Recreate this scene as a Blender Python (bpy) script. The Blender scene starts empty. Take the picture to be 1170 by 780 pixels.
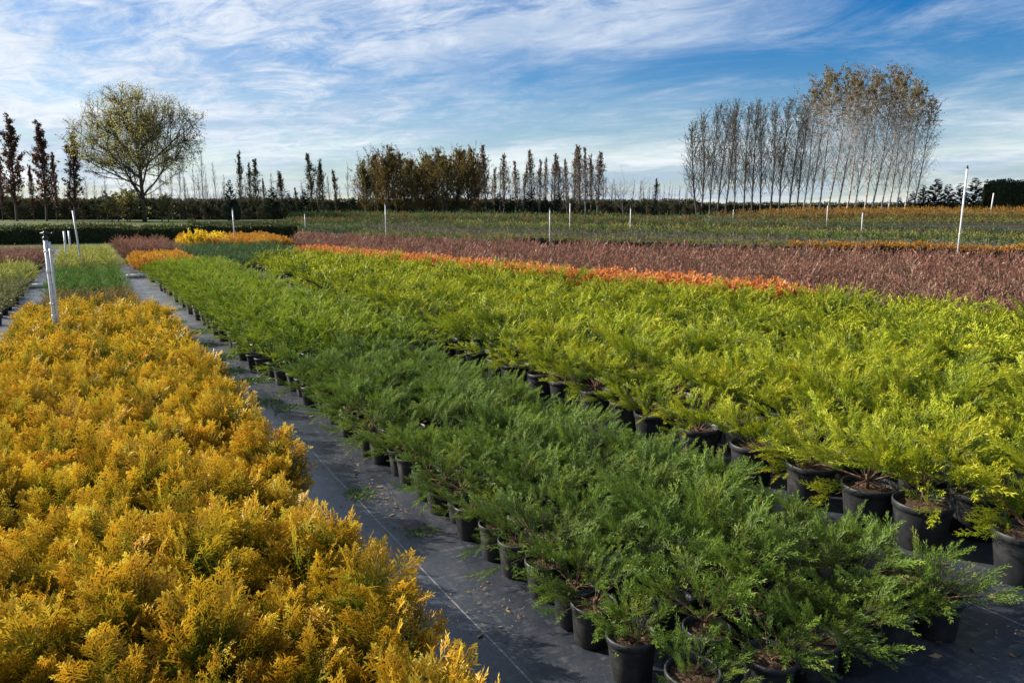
import bpy, math, random
import numpy as np
C = bpy.context.scene
R = math.radians
W0, H0 = 1170.0, 780.0            # measuring frame used to survey the place
# ------------------------------------------------------------------ camera
FPX, EYE = 880.0, 1.65
PITCH, YAW = R(9.357), R(28.54)
cam_d = bpy.data.cameras.new('camera'); cam = bpy.data.objects.new('camera', cam_d)
C.collection.objects.link(cam); C.camera = cam
cam_d.sensor_width = 36.0; cam_d.lens = 36.0 * FPX / W0
cam_d.clip_start = 0.05; cam_d.clip_end = 5000
cam.location = (0, 0, EYE); cam.rotation_euler = (math.pi / 2 - PITCH, 0, -YAW)
# ------------------------------------------------------------------ sun, sky, exposure
SUN_AZ, SUN_EL = R(-42), R(27)     # azimuth clockwise from +Y
sun_d = bpy.data.lights.new('sun', 'SUN'); sun = bpy.data.objects.new('sun', sun_d); C.collection.objects.link(sun)
sun_d.energy = 5.0; sun_d.angle = R(0.53); sun_d.color = (1.0, 0.93, 0.82)
sun.rotation_euler = (math.pi / 2 - SUN_EL, 0, math.pi - SUN_AZ)
SKY_STRENGTH = 0.055
CLOUD_SHADE, CLOUD_LIT = (3.9, 5.0, 6.7), (8.4, 8.7, 9.1)
C.view_settings.view_transform = 'Standard'; C.view_settings.look = 'None'
C.view_settings.exposure = 1.12; C.view_settings.gamma = 1.0; C.view_settings.use_curve_mapping = False
C.cycles.max_bounces = 6; C.cycles.diffuse_bounces = 3; C.cycles.glossy_bounces = 2
C.cycles.transmission_bounces = 4; C.cycles.transparent_max_bounces = 4
C.cycles.caustics_reflective = False; C.cycles.caustics_refractive = False


class NT:
    """small node-tree helper"""
    def __init__(s, tree):
        s.t = tree; s.n = tree.nodes; s.n.clear()
    def new(s, typ, **kw):
        nd = s.n.new(typ)
        for k, v in kw.items():
            setattr(nd, k, v)
        return nd
    def link(s, a, b): s.t.links.new(a, b)
    def put(s, sock, v):
        if isinstance(v, bpy.types.NodeSocket): s.link(v, sock)
        else: sock.default_value = v
    def math(s, op, a, b=0.0, c=None, clamp=False):
        nd = s.new('ShaderNodeMath', operation=op, use_clamp=clamp)
        s.put(nd.inputs[0], a); s.put(nd.inputs[1], b)
        if c is not None: s.put(nd.inputs[2], c)
        return nd.outputs[0]
    def vmath(s, op, a, b=None):
        nd = s.new('ShaderNodeVectorMath', operation=op)
        s.put(nd.inputs[0], a)
        if b is not None: s.put(nd.inputs[1], b)
        return nd.outputs['Value'] if op in ('DOT_PRODUCT', 'LENGTH') else nd.outputs[0]
    def mix(s, f, a, b, blend='MIX'):
        nd = s.new('ShaderNodeMix', data_type='RGBA', blend_type=blend)
        s.put(nd.inputs[0], f); s.put(nd.inputs[6], a if isinstance(a, bpy.types.NodeSocket) else (*a[:3], 1))
        s.put(nd.inputs[7], b if isinstance(b, bpy.types.NodeSocket) else (*b[:3], 1))
        return nd.outputs[2]
    def noise(s, vec, scale, detail=2, rough=0.5, dist=0.0):
        nd = s.new('ShaderNodeTexNoise')
        if vec is not None: s.link(vec, nd.inputs['Vector'])
        nd.inputs['Scale'].default_value = scale; nd.inputs['Detail'].default_value = detail
        nd.inputs['Roughness'].default_value = rough; nd.inputs['Distortion'].default_value = dist
        return nd.outputs[0]
    def rng(s, v, a, b, c=0.0, d=1.0, smooth=False):
        nd = s.new('ShaderNodeMapRange', interpolation_type='SMOOTHSTEP' if smooth else 'LINEAR')
        s.put(nd.inputs[0], v)
        for i, q in enumerate((a, b, c, d)): nd.inputs[i + 1].default_value = q
        return nd.outputs[0]


# ------------------------------------------------------------------ world
wd = bpy.data.worlds.new('World'); C.world = wd; wd.use_nodes = True
t = NT(wd.node_tree)
sky = t.new('ShaderNodeTexSky', sky_type='NISHITA')
sky.sun_disc = False; sky.sun_elevation = SUN_EL; sky.sun_rotation = SUN_AZ
sky.air_density = 1.0; sky.dust_density = 0.6; sky.ozone_density = 2.0
hsv = t.new('ShaderNodeHueSaturation'); hsv.inputs['Saturation'].default_value = 1.68; hsv.inputs['Hue'].default_value = 0.514; hsv.inputs['Value'].default_value = 1.0
t.link(sky.outputs[0], hsv.inputs['Color'])
tc = t.new('ShaderNodeTexCoord')
d = tc.outputs['Generated']
sx = t.new('ShaderNodeSeparateXYZ'); t.link(d, sx.inputs[0])
zz = t.math('ADD', t.math('MAXIMUM', sx.outputs[2], 0.0), 0.10)
cx = t.new('ShaderNodeCombineXYZ')
# cloud sheet coordinates: right / forward of the view heading so that streaks can be stretched sideways
rx, ry = math.cos(YAW), -math.sin(YAW)
fx, fy = math.sin(YAW), math.cos(YAW)
side = t.math('ADD', t.math('MULTIPLY', sx.outputs[0], rx), t.math('MULTIPLY', sx.outputs[1], ry))
frwd = t.math('ADD', t.math('MULTIPLY', sx.outputs[0], fx), t.math('MULTIPLY', sx.outputs[1], fy))
u = t.math('DIVIDE', side, zz); v = t.math('DIVIDE', frwd, zz)
u2 = t.math('ADD', u, t.math('MULTIPLY', v, 0.42))
t.put(cx.inputs[0], t.math('MULTIPLY', u2, 0.60)); t.put(cx.inputs[1], t.math('MULTIPLY', v, 0.58))
p = cx.outputs[0]
n1 = t.noise(p, 0.62, 9, 0.59, 0.6)
n2 = t.noise(p, 1.7, 9, 0.66, 1.0)
n3 = t.noise(p, 6.5, 6, 0.7, 0.8)
hz = t.math('MAXIMUM', frwd, 0.05)
A = t.math('ADD', t.math('DIVIDE', side, hz), t.math('MULTIPLY', t.math('SUBTRACT', n1, 0.5), 0.55))   # bearing, ragged by the cloud noise
E = t.math('ADD', t.math('DIVIDE', sx.outputs[2], hz), t.math('MULTIPLY', t.math('SUBTRACT', n2, 0.5), 0.10))
left = t.math('MULTIPLY', t.rng(A, -0.19, 0.02, 1.0, 0.0, True), t.rng(t.math('ADD', E, t.math('MULTIPLY', A, -0.16)), 0.085, 0.15, 0.35, 1.0, True))
band = t.math('MULTIPLY', t.rng(A, 0.16, 0.36, 1.0, 0.0, True), t.rng(E, 0.185, 0.225, 0.0, 1.0, True))
body = t.math('MAXIMUM', left, band)
ragged = t.rng(t.math('ADD', t.math('MULTIPLY', n2, 0.65), t.math('MULTIPLY', n3, 0.35)), 0.38, 0.57, 0.26, 1.0, True)
wisps = t.math('MULTIPLY', t.rng(t.math('ADD', t.math('MULTIPLY', n1, 0.6), t.math('MULTIPLY', n2, 0.4)), 0.39, 0.60, 0.0, 0.95, True), t.rng(n3, 0.3, 0.7, 0.6, 1.0))
veil = t.rng(E, 0.0, 0.17, 0.50, 0.0, True)                  # thin pale veil low over the horizon
mask = t.math('MAXIMUM', t.math('MULTIPLY', body, ragged), wisps)
mask = t.math('SUBTRACT', 1.0, t.math('MULTIPLY', t.math('SUBTRACT', 1.0, t.math('MULTIPLY', mask, 0.93)), t.math('SUBTRACT', 1.0, veil)))
shade = t.rng(t.math('ADD', t.math('MULTIPLY', t.noise(p, 0.9, 7, 0.6, 0.7), 0.75), t.math('MULTIPLY', n3, 0.25)), 0.39, 0.64, 0.0, 1.0, True)
ccol = t.mix(shade, CLOUD_SHADE, CLOUD_LIT)
final = t.mix(mask, hsv.outputs[0], ccol)
bg = t.new('ShaderNodeBackground'); bg.inputs['Strength'].default_value = SKY_STRENGTH
t.link(final, bg.inputs['Color'])
ow = t.new('ShaderNodeOutputWorld'); t.link(bg.outputs[0], ow.inputs[0])

# ------------------------------------------------------------------ survey helpers
cp, sp_, cy, sy = math.cos(PITCH), math.sin(PITCH), math.cos(YAW), math.sin(YAW)
def rise(x, y):
    """the field climbs gently towards the tree line"""
    F = x * sy + y * cy; S = x * cy - y * sy
    q = min(max((F - 28.0) / 46.0, 0.0), 1.0)
    return q * q * (3 - 2 * q) * (1.35 + 0.30 * min(max(S / 30.0, -1.0), 1.0))
def at(px, F):
    """point on the ground F metres ahead, in the bearing of column px"""
    up = 0.0
    k = (px - 585.0) / FPX * (F * cp + (EYE - 0.6) * sp_)
    x, y = k * cy + F * sy, -k * sy + F * cy
    return x, y
def proj(x, y, z):
    F = x * sy + y * cy; S = x * cy - y * sy; zz = z - EYE
    dep = F * cp - zz * sp_; up = F * sp_ + zz * cp
    if dep < 0.05: return (-9999, -9999, dep)
    return 585 + FPX * S / dep, 390 - FPX * up / dep, dep
def seen(x, y, z, r):
    a, b, dep = proj(x, y, z)
    if dep < 0.3: return False
    m = FPX * r / dep
    return -m < a < W0 + m and b < H0 + m

col = C.collection
ORD = ('first second third fourth fifth sixth seventh eighth ninth tenth eleventh twelfth thirteenth fourteenth fifteenth '
       'sixteenth seventeenth eighteenth nineteenth').split()
TENS = {2: 'twenty', 3: 'thirty', 4: 'forty', 5: 'fifty', 6: 'sixty', 7: 'seventy', 8: 'eighty', 9: 'ninety'}
def nth(i):                        # i from 0
    n = i + 1
    if n < 20: return ORD[n - 1]
    if n % 10 == 0: return TENS[n // 10][:-1] + 'ieth'
    return TENS[n // 10] + '-' + ORD[n % 10 - 1]

def tag(o, label=None, cat=None, group=None, kind=None):
    if label: o['label'] = label
    if cat: o['category'] = cat
    if group: o['group'] = group
    if kind: o['kind'] = kind
    return o
def empty(name, loc, rz=0.0, sc=1.0):
    o = bpy.data.objects.new(name, None); o.empty_display_size = 0.1
    o.location = loc; o.rotation_euler = (0, 0, rz); o.scale = (sc, sc, sc); col.objects.link(o); return o
def link(name, me, parent=None, loc=(0, 0, 0), rz=0.0, sc=None):
    o = bpy.data.objects.new(name, me); o.location = loc; o.rotation_euler = (0, 0, rz)
    if sc is not None: o.scale = sc if hasattr(sc, '__len__') else (sc, sc, sc)
    if parent: o.parent = parent
    col.objects.link(o); return o

def raw_mesh(name, V, loops, sizes, mats, mi=None, smooth=None, attrs=None):
    me = bpy.data.meshes.new(name)
    V = np.asarray(V, np.float32); loops = np.asarray(loops, np.int32); sizes = np.asarray(sizes, np.int32)
    me.vertices.add(len(V)); me.vertices.foreach_set('co', V.ravel())
    me.loops.add(len(loops)); me.loops.foreach_set('vertex_index', loops)
    me.polygons.add(len(sizes))
    st = np.concatenate(([0], np.cumsum(sizes)[:-1])).astype(np.int32)
    me.polygons.foreach_set('loop_start', st)
    if mi is not None: me.polygons.foreach_set('material_index', np.asarray(mi, np.int32))
    if smooth is not None: me.polygons.foreach_set('use_smooth', np.asarray(smooth, bool))
    for m in (mats if isinstance(mats, (list, tuple)) else [mats]): me.materials.append(m)
    for k, a in (attrs or {}).items():
        at_ = me.attributes.new(k, 'FLOAT', 'FACE'); at_.data.foreach_set('value', np.asarray(a, np.float32))
    me.update(calc_edges=True); return me
def quad_mesh(name, Q, t, r, mats, mi=None):
    n = len(Q)
    return raw_mesh(name, Q.reshape(-1, 3), np.arange(4 * n), np.full(n, 4), mats, mi, None, {'tip': t, 'rnd': r})

class MB:
    """collects tubes, lathes and boxes into one mesh"""
    def __init__(s): s.v = []; s.f = []; s.m = []; s.sm = []; s.n = 0
    def add(s, V, faces, m=0, smooth=True):
        s.v.append(np.asarray(V, float)); b = s.n; s.n += len(V)
        for f in faces: s.f.append([i + b for i in f]); s.m.append(m); s.sm.append(smooth)
    def tube(s, pts, r0, r1=None, sides=6, m=0, cap=True, power=1.0):
        pts = np.asarray(pts, float); n = len(pts)
        r1 = r0 if r1 is None else r1
        tg = np.gradient(pts, axis=0); tg /= np.linalg.norm(tg, axis=1)[:, None] + 1e-9
        a = np.array([0, 0, 1.0]) if abs(tg[0][2]) < 0.9 else np.array([1.0, 0, 0])
        V = []
        ang = np.arange(sides) * 2 * np.pi / sides
        for i in range(n):
            x = np.cross(tg[i], a); x /= np.linalg.norm(x) + 1e-9; y = np.cross(tg[i], x)
            q = (i / (n - 1)) ** power
            rr = r0 + (r1 - r0) * q
            V.append(pts[i] + rr * (np.cos(ang)[:, None] * x + np.sin(ang)[:, None] * y))
        V = np.concatenate(V); F = []
        for i in range(n - 1):
            for k in range(sides):
                k2 = (k + 1) % sides
                F.append((i * sides + k, i * sides + k2, (i + 1) * sides + k2, (i + 1) * sides + k))
        if cap:
            F.append(tuple(range(sides))[::-1]); F.append(tuple((n - 1) * sides + k for k in range(sides)))
        s.add(V, F, m)
    def lathe(s, prof, sides=20, m=0, c=(0, 0, 0), wob=0.0, rng=None):
        ang = np.arange(sides) * 2 * np.pi / sides
        w = 1 + (wob * np.sin(2 * ang + 1.3) if wob else 0)
        V = []
        for r, z in prof:
            V.append(np.stack([c[0] + r * w * np.cos(ang), c[1] + r * np.sin(ang), np.full(sides, c[2] + z)], 1))
        F = []
        for i in range(len(prof) - 1):
            for k in range(sides):
                k2 = (k + 1) % sides
                F.append((i * sides + k, i * sides + k2, (i + 1) * sides + k2, (i + 1) * sides + k))
        s.add(np.concatenate(V), F, m)
    def box(s, lo, hi, m=0):
        x0, y0, z0 = lo; x1, y1, z1 = hi
        s.add([(x0, y0, z0), (x1, y0, z0), (x1, y1, z0), (x0, y1, z0), (x0, y0, z1), (x1, y0, z1), (x1, y1, z1), (x0, y1, z1)],
              [(0, 3, 2, 1), (4, 5, 6, 7), (0, 1, 5, 4), (1, 2, 6, 5), (2, 3, 7, 6), (3, 0, 4, 7)], m, False)
    def quads(s, Q, m=0):
        b = s.n; Q = np.asarray(Q); s.v.append(Q.reshape(-1, 3)); s.n += 4 * len(Q)
        for i in range(len(Q)): s.f.append([b + 4 * i, b + 4 * i + 1, b + 4 * i + 2, b + 4 * i + 3]); s.m.append(m); s.sm.append(False)
    def mesh(s, name, mats):
        V = np.concatenate(s.v); loops = np.concatenate([np.asarray(f) for f in s.f])
        return raw_mesh(name, V, loops, [len(f) for f in s.f], mats, s.m, s.sm)

# ------------------------------------------------------------------ materials
def mat(name):
    m = bpy.data.materials.new(name); m.use_nodes = True; return m, NT(m.node_tree)
def principled(tr, colr, rough=0.7, spec=0.3, normal=None):
    b = tr.new('ShaderNodeBsdfPrincipled'); tr.put(b.inputs['Base Color'], colr if isinstance(colr, bpy.types.NodeSocket) else (*colr, 1))
    tr.put(b.inputs['Roughness'], rough); b.inputs['Specular IOR Level'].default_value = spec
    if normal is not None: tr.link(normal, b.inputs['Normal'])
    o = tr.new('ShaderNodeOutputMaterial'); tr.link(b.outputs[0], o.inputs[0]); return b
def bump(tr, h, strength, dist=0.01):
    b = tr.new('ShaderNodeBump'); b.inputs['Strength'].default_value = strength; b.inputs['Distance'].default_value = dist
    tr.link(h, b.inputs['Height']); return b.outputs[0]

def leaf_mat(name, inner, outer, alt, alt2=None, trans=0.35, patch=1.2, var=0.25, gloss=0.018, objvar=0.45, tipc=None):
    """foliage: colour from the twig to the growing tip, two tip colours mixed in patches, each shoot a bit different"""
    m, tr = mat(name)
    ti = tr.new('ShaderNodeAttribute', attribute_name='tip').outputs['Fac']
    rn = tr.new('ShaderNodeAttribute', attribute_name='rnd').outputs['Fac']
    geo = tr.new('ShaderNodeNewGeometry'); oi = tr.new('ShaderNodeObjectInfo')
    pn = tr.noise(geo.outputs['Position'], patch, 3, 0.6)
    f = tr.math('ADD', tr.math('MULTIPLY', rn, 0.45), tr.rng(pn, 0.3, 0.7, 0.0, 0.6))
    f = tr.math('ADD', f, tr.math('MULTIPLY', tr.math('SUBTRACT', oi.outputs['Random'], 0.5), objvar), clamp=True)
    oc = tr.mix(f, outer, alt)
    if alt2 is not None:
        g = tr.rng(tr.noise(geo.outputs['Position'], patch * 3.1, 2, 0.6), 0.52, 0.72, 0, 0.85, True)
        oc = tr.mix(g, oc, alt2)
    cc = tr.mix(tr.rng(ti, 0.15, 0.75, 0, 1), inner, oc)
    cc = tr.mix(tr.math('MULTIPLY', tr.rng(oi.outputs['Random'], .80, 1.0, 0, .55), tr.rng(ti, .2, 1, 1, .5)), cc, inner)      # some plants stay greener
    if tipc is not None: cc = tr.mix(tr.rng(ti, 0.80, 1.0, 0, .8), cc, tipc)
    val = tr.math('ADD', 1 - var, tr.math('MULTIPLY', rn, 2 * var))
    cc = tr.mix(1.0, cc, tr.vmath('MULTIPLY', (1, 1, 1), val), 'MULTIPLY')
    df = tr.new('ShaderNodeBsdfDiffuse'); tr.link(cc, df.inputs[0])
    tl = tr.new('ShaderNodeBsdfTranslucent'); tr.link(cc, tl.inputs[0])
    mx = tr.new('ShaderNodeMixShader'); mx.inputs[0].default_value = trans
    tr.link(df.outputs[0], mx.inputs[1]); tr.link(tl.outputs[0], mx.inputs[2])
    gl = tr.new('ShaderNodeBsdfGlossy'); gl.inputs['Roughness'].default_value = 0.45; gl.inputs[0].default_value = (0.8, 0.8, 0.75, 1)
    m2 = tr.new('ShaderNodeMixShader'); m2.inputs[0].default_value = gloss
    tr.link(mx.outputs[0], m2.inputs[1]); tr.link(gl.outputs[0], m2.inputs[2])
    o = tr.new('ShaderNodeOutputMaterial'); tr.link(m2.outputs[0], o.inputs[0]); return m

M = {}
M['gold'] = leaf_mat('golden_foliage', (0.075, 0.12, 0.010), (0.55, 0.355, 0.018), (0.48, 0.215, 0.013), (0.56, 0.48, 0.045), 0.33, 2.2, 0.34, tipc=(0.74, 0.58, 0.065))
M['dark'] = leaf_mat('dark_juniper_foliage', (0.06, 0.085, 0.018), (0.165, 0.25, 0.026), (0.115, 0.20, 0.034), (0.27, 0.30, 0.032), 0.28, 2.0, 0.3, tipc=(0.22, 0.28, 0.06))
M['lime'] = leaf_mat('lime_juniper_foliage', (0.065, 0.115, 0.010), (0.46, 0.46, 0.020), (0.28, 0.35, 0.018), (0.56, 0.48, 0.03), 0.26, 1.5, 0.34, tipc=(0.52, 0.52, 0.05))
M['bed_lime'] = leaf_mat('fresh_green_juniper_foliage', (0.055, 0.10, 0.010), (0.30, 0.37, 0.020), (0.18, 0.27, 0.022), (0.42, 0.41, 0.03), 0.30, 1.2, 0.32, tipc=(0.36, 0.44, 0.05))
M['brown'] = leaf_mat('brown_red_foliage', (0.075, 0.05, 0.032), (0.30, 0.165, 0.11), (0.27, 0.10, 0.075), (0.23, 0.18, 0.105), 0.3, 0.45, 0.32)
M['orange'] = leaf_mat('orange_leaf', (0.26, 0.10, 0.03), (0.62, 0.25, 0.07), (0.50, 0.15, 0.04), (0.66, 0.34, 0.13), 0.35, 1.0, 0.25)
M['amber'] = leaf_mat('amber_leaf', (0.24, 0.13, 0.02), (0.55, 0.28, 0.03), (0.45, 0.19, 0.03), (0.50, 0.34, 0.04), 0.35, 0.6, 0.25)
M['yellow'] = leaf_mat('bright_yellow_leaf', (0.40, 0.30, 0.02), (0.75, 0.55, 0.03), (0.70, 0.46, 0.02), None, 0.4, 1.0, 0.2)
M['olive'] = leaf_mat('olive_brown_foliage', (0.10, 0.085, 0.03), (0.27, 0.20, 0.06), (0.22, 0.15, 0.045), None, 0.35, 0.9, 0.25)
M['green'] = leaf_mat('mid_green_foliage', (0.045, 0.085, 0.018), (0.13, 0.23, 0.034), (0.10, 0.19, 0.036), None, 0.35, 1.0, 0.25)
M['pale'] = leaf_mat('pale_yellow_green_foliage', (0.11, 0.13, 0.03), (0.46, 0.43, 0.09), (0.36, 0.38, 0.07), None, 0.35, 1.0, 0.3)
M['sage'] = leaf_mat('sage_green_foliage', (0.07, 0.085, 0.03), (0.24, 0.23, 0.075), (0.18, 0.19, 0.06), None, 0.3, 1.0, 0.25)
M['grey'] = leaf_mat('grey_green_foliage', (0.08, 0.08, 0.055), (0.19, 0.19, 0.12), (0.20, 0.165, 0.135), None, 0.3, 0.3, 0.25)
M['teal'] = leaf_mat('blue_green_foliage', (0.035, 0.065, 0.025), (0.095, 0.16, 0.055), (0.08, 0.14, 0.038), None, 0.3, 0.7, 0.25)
M['rust'] = leaf_mat('rust_foliage', (0.10, 0.06, 0.02), (0.33, 0.15, 0.035), (0.27, 0.17, 0.04), None, 0.35, 0.25, 0.25)
M['hedge'] = leaf_mat('hedge_foliage', (0.025, 0.045, 0.014), (0.055, 0.085, 0.022), (0.09, 0.085, 0.03), None, 0.25, 0.5, 0.3)
M['weed'] = leaf_mat('weed_green', (0.05, 0.11, 0.02), (0.11, 0.22, 0.03), (0.16, 0.22, 0.05), None, 0.35, 3, 0.25)
M['redleaf'] = leaf_mat('dull_red_tree_leaf', (0.09, 0.04, 0.03), (0.13, 0.05, 0.035), (0.09, 0.055, 0.04), None, 0.3, 0.5, 0.3)
M['yelleaf'] = leaf_mat('yellow_green_tree_leaf', (0.24, 0.23, 0.07), (0.37, 0.35, 0.10), (0.30, 0.25, 0.07), None, 0.55, 0.3, 0.3)
M['brnleaf'] = leaf_mat('brown_olive_tree_leaf', (0.08, 0.08, 0.02), (0.14, 0.12, 0.024), (0.15, 0.08, 0.02), None, 0.4, 0.25, 0.3)
M['birleaf'] = leaf_mat('golden_brown_tree_leaf', (0.12, 0.10, 0.03), (0.20, 0.15, 0.032), (0.15, 0.095, 0.025), None, 0.4, 0.2, 0.3)
M['oakleaf'] = leaf_mat('grey_brown_tree_leaf', (0.10, 0.075, 0.05), (0.17, 0.125, 0.08), (0.14, 0.085, 0.06), None, 0.35, 0.4, 0.3)
M['conifer'] = leaf_mat('spruce_needles', (0.018, 0.035, 0.016), (0.035, 0.065, 0.03), (0.03, 0.05, 0.04), None, 0.15, 0.5, 0.3)
M['darkleaf'] = leaf_mat('dark_shrub_leaf', (0.03, 0.04, 0.018), (0.06, 0.075, 0.028), (0.075, 0.06, 0.03), None, 0.25, 0.4, 0.3)

def bark(name, a, b, scale=6.0, stretch=(1, 1, 0.2)):
    m, tr = mat(name); geo = tr.new('ShaderNodeNewGeometry')
    v = tr.vmath('MULTIPLY', geo.outputs['Position'], stretch)
    f = tr.rng(tr.noise(v, scale, 5, 0.65), 0.35, 0.65, 0, 1)
    principled(tr, tr.mix(f, a, b), 0.9, 0.15, bump(tr, f, 0.4, 0.02)); return m
M['bark'] = bark('dark_bark', (0.055, 0.045, 0.038), (0.11, 0.095, 0.08))
M['greybark'] = bark('grey_bark', (0.10, 0.09, 0.085), (0.19, 0.175, 0.165))
M['birchbark'] = bark('birch_bark', (0.12, 0.10, 0.09), (0.58, 0.54, 0.50), 2.2, (1, 1, 1.6))
M['twig'] = bark('juniper_twig', (0.11, 0.06, 0.035), (0.21, 0.13, 0.08), 40)

def pot_mat():
    m, tr = mat('black_pot_plastic'); geo = tr.new('ShaderNodeNewGeometry'); oi = tr.new('ShaderNodeObjectInfo')
    n = tr.noise(geo.outputs['Position'], 18, 5, 0.65)
    n2 = tr.noise(tr.vmath('MULTIPLY', geo.outputs['Position'], (1, 1, 0.3)), 60, 3, 0.6)
    dust = tr.math('MULTIPLY', tr.rng(n, 0.42, 0.72, 0, 1, True), tr.rng(oi.outputs['Random'], 0, 1, 0.25, 0.9))
    c = tr.mix(dust, (0.016, 0.017, 0.019), (0.062, 0.060, 0.056))
    principled(tr, c, tr.rng(n2, 0.3, 0.7, 0.42, 0.62), 0.4, bump(tr, n2, 0.15, 0.004)); return m
M['pot'] = pot_mat()
def soil_mat():
    m, tr = mat('peat_soil'); geo = tr.new('ShaderNodeNewGeometry')
    n = tr.noise(geo.outputs['Position'], 90, 4, 0.7); n2 = tr.noise(geo.outputs['Position'], 38, 2, 0.5)
    c = tr.mix(tr.rng(n, 0.35, 0.65, 0, 1), (0.035, 0.022, 0.015), (0.13, 0.08, 0.05))
    c = tr.mix(tr.rng(n2, 0.63, 0.68, 0, 0.8), c, (0.26, 0.19, 0.12))
    principled(tr, c, 0.95, 0.1, bump(tr, n, 0.9, 0.02)); return m
M['soil'] = soil_mat()
def fabric_mat():
    m, tr = mat('woven_ground_fabric'); geo = tr.new('ShaderNodeNewGeometry'); P = geo.outputs['Position']
    sp = tr.new('ShaderNodeSeparateXYZ'); tr.link(P, sp.inputs[0])
    big = tr.noise(P, 1.3, 6, 0.65); fine = tr.noise(P, 55, 4, 0.7)
    scr = tr.noise(tr.vmath('MULTIPLY', P, (26, 2.2, 1)), 1.0, 4, 0.6)
    scr2 = tr.noise(tr.vmath('MULTIPLY', P, (3.0, 30, 1)), 1.0, 3, 0.6)
    c = tr.mix(tr.rng(big, 0.40, 0.70, 0, 0.75, True), (0.022, 0.027, 0.038), (0.060, 0.065, 0.076))
    c = tr.mix(tr.math('MULTIPLY', tr.rng(sp.outputs[1], 4.5, 15, 0, .75, True), tr.rng(big, .3, .6, .5, 1)), c, (0.17, 0.175, 0.185))  # paler along Y: sunlight on the far path painted into the colour
    c = tr.mix(tr.rng(tr.math('MULTIPLY', scr, scr2), 0.27, 0.40, 0, 0.55), c, (0.12, 0.12, 0.125))
    c = tr.mix(tr.math('MULTIPLY', tr.rng(fine, 0.55, 0.68, 0, 0.75), tr.rng(big, 0.45, 0.6, 0.2, 1)), c, (0.13, 0.10, 0.075))
    # the woven guide lines and the laps between sheets
    ln = None
    for x0, w in ((1.26, 0.0035), (0.99, 0.0022), (-1.02, 0.003), (3.22, 0.003)):
        wob = tr.math('ADD', sp.outputs[0], tr.math('MULTIPLY', tr.math('SUBTRACT', tr.noise(P, 0.7, 2), 0.5), 0.05))
        q = tr.math('LESS_THAN', tr.math('ABSOLUTE', tr.math('SUBTRACT', wob, x0)), w)
        ln = q if ln is None else tr.math('MAXIMUM', ln, q)
    c = tr.mix(tr.math('MULTIPLY', ln, tr.rng(fine, 0.35, 0.6, 0.15, 0.75)), c, (0.30, 0.29, 0.27))
    wv = tr.new('ShaderNodeTexChecker'); wv.inputs['Scale'].default_value = 260; tr.link(P, wv.inputs['Vector'])
    hh = tr.math('ADD', tr.math('MULTIPLY', wv.outputs['Fac'], 0.05), tr.math('ADD', tr.math('MULTIPLY', tr.noise(P, 5, 4, 0.6), 2.4), tr.math('MULTIPLY', fine, 0.25)))
    principled(tr, c, tr.rng(big, 0.35, 0.7, 0.27, 0.42), 0.55, bump(tr, hh, 0.22, 0.015)); return m
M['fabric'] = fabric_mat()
def grass_mat():
    m, tr = mat('field_grass'); geo = tr.new('ShaderNodeNewGeometry'); P = geo.outputs['Position']
    n = tr.noise(P, 0.25, 5, 0.6); n2 = tr.noise(P, 6, 4, 0.7)
    c = tr.mix(tr.rng(n, 0.35, 0.65, 0, 1), (0.055, 0.085, 0.022), (0.085, 0.085, 0.035))
    c = tr.mix(tr.rng(n2, 0.3, 0.7, 0, 0.5), c, (0.10, 0.12, 0.03))
    principled(tr, c, 0.95, 0.1, bump(tr, n2, 0.8, 0.1)); return m
M['grass'] = grass_mat()
def plain(name, c, rough=0.5, spec=0.4, dirt=(0.25, 0.22, 0.18), amt=0.5):
    m, tr = mat(name); geo = tr.new('ShaderNodeNewGeometry')
    n = tr.noise(geo.outputs['Position'], 14, 5, 0.65)
    principled(tr, tr.mix(tr.rng(n, 0.45, 0.75, 0, amt), c, dirt), rough, spec); return m
M['pvc'] = plain('white_pvc', (0.66, 0.66, 0.64), 0.35, .4, (0.30, 0.27, 0.22), .7)
M['blackplastic'] = plain('black_plastic', (0.02, 0.02, 0.02), 0.4, 0.4, (0.06, 0.05, 0.05))
M['steel'] = plain('galvanised_steel', (0.52, 0.52, 0.51), 0.45, 0.5)
M['litter'] = plain('dry_litter', (0.20, 0.13, 0.07), 0.9, 0.1, (0.32, 0.24, 0.14), 0.9)
M['core'] = plain('hedge_core', (0.025, 0.032, 0.015), 1.0, 0.0, (0.03, 0.025, 0.015))

# ------------------------------------------------------------------ ground
def sheet(name, xs, ys, dz, m):
    X, Y = np.meshgrid(xs, ys); Z = np.vectorize(rise)(X, Y) + dz
    V = np.stack([X, Y, Z], -1).reshape(-1, 3); nx, ny = len(xs), len(ys)
    i = np.arange((ny - 1) * (nx - 1)); r, c = i // (nx - 1), i % (nx - 1)
    F = np.stack([r * nx + c, r * nx + c + 1, (r + 1) * nx + c + 1, (r + 1) * nx + c], 1)
    me = raw_mesh(name, V, F.ravel(), np.full(len(F), 4), m, None, np.ones(len(F), bool))
    return tag(link(name, me), kind='structure')
far = np.array([-2500, -900, -400, -200.0]); mid = np.arange(-130, 131, 4.0)
axis = np.concatenate([far, mid, -far[::-1]])
sheet('ground', axis, axis + 40, -0.006, M['grass'])
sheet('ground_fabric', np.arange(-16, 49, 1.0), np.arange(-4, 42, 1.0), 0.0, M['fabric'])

M['field'] = plain('dark_field_soil', (0.045, 0.038, 0.03), 0.95, 0.1, (0.085, 0.07, 0.05), 1.0)
sheet('field_soil', np.arange(12.0, 62, 1.0), np.arange(-5, 63, 1.0), 0.006, M['field'])
sheet('ground_fabric', np.arange(1.95, 6.0, .25) , np.arange(-.6, 1.45, .2), 0.007, M['fabric'])

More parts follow.
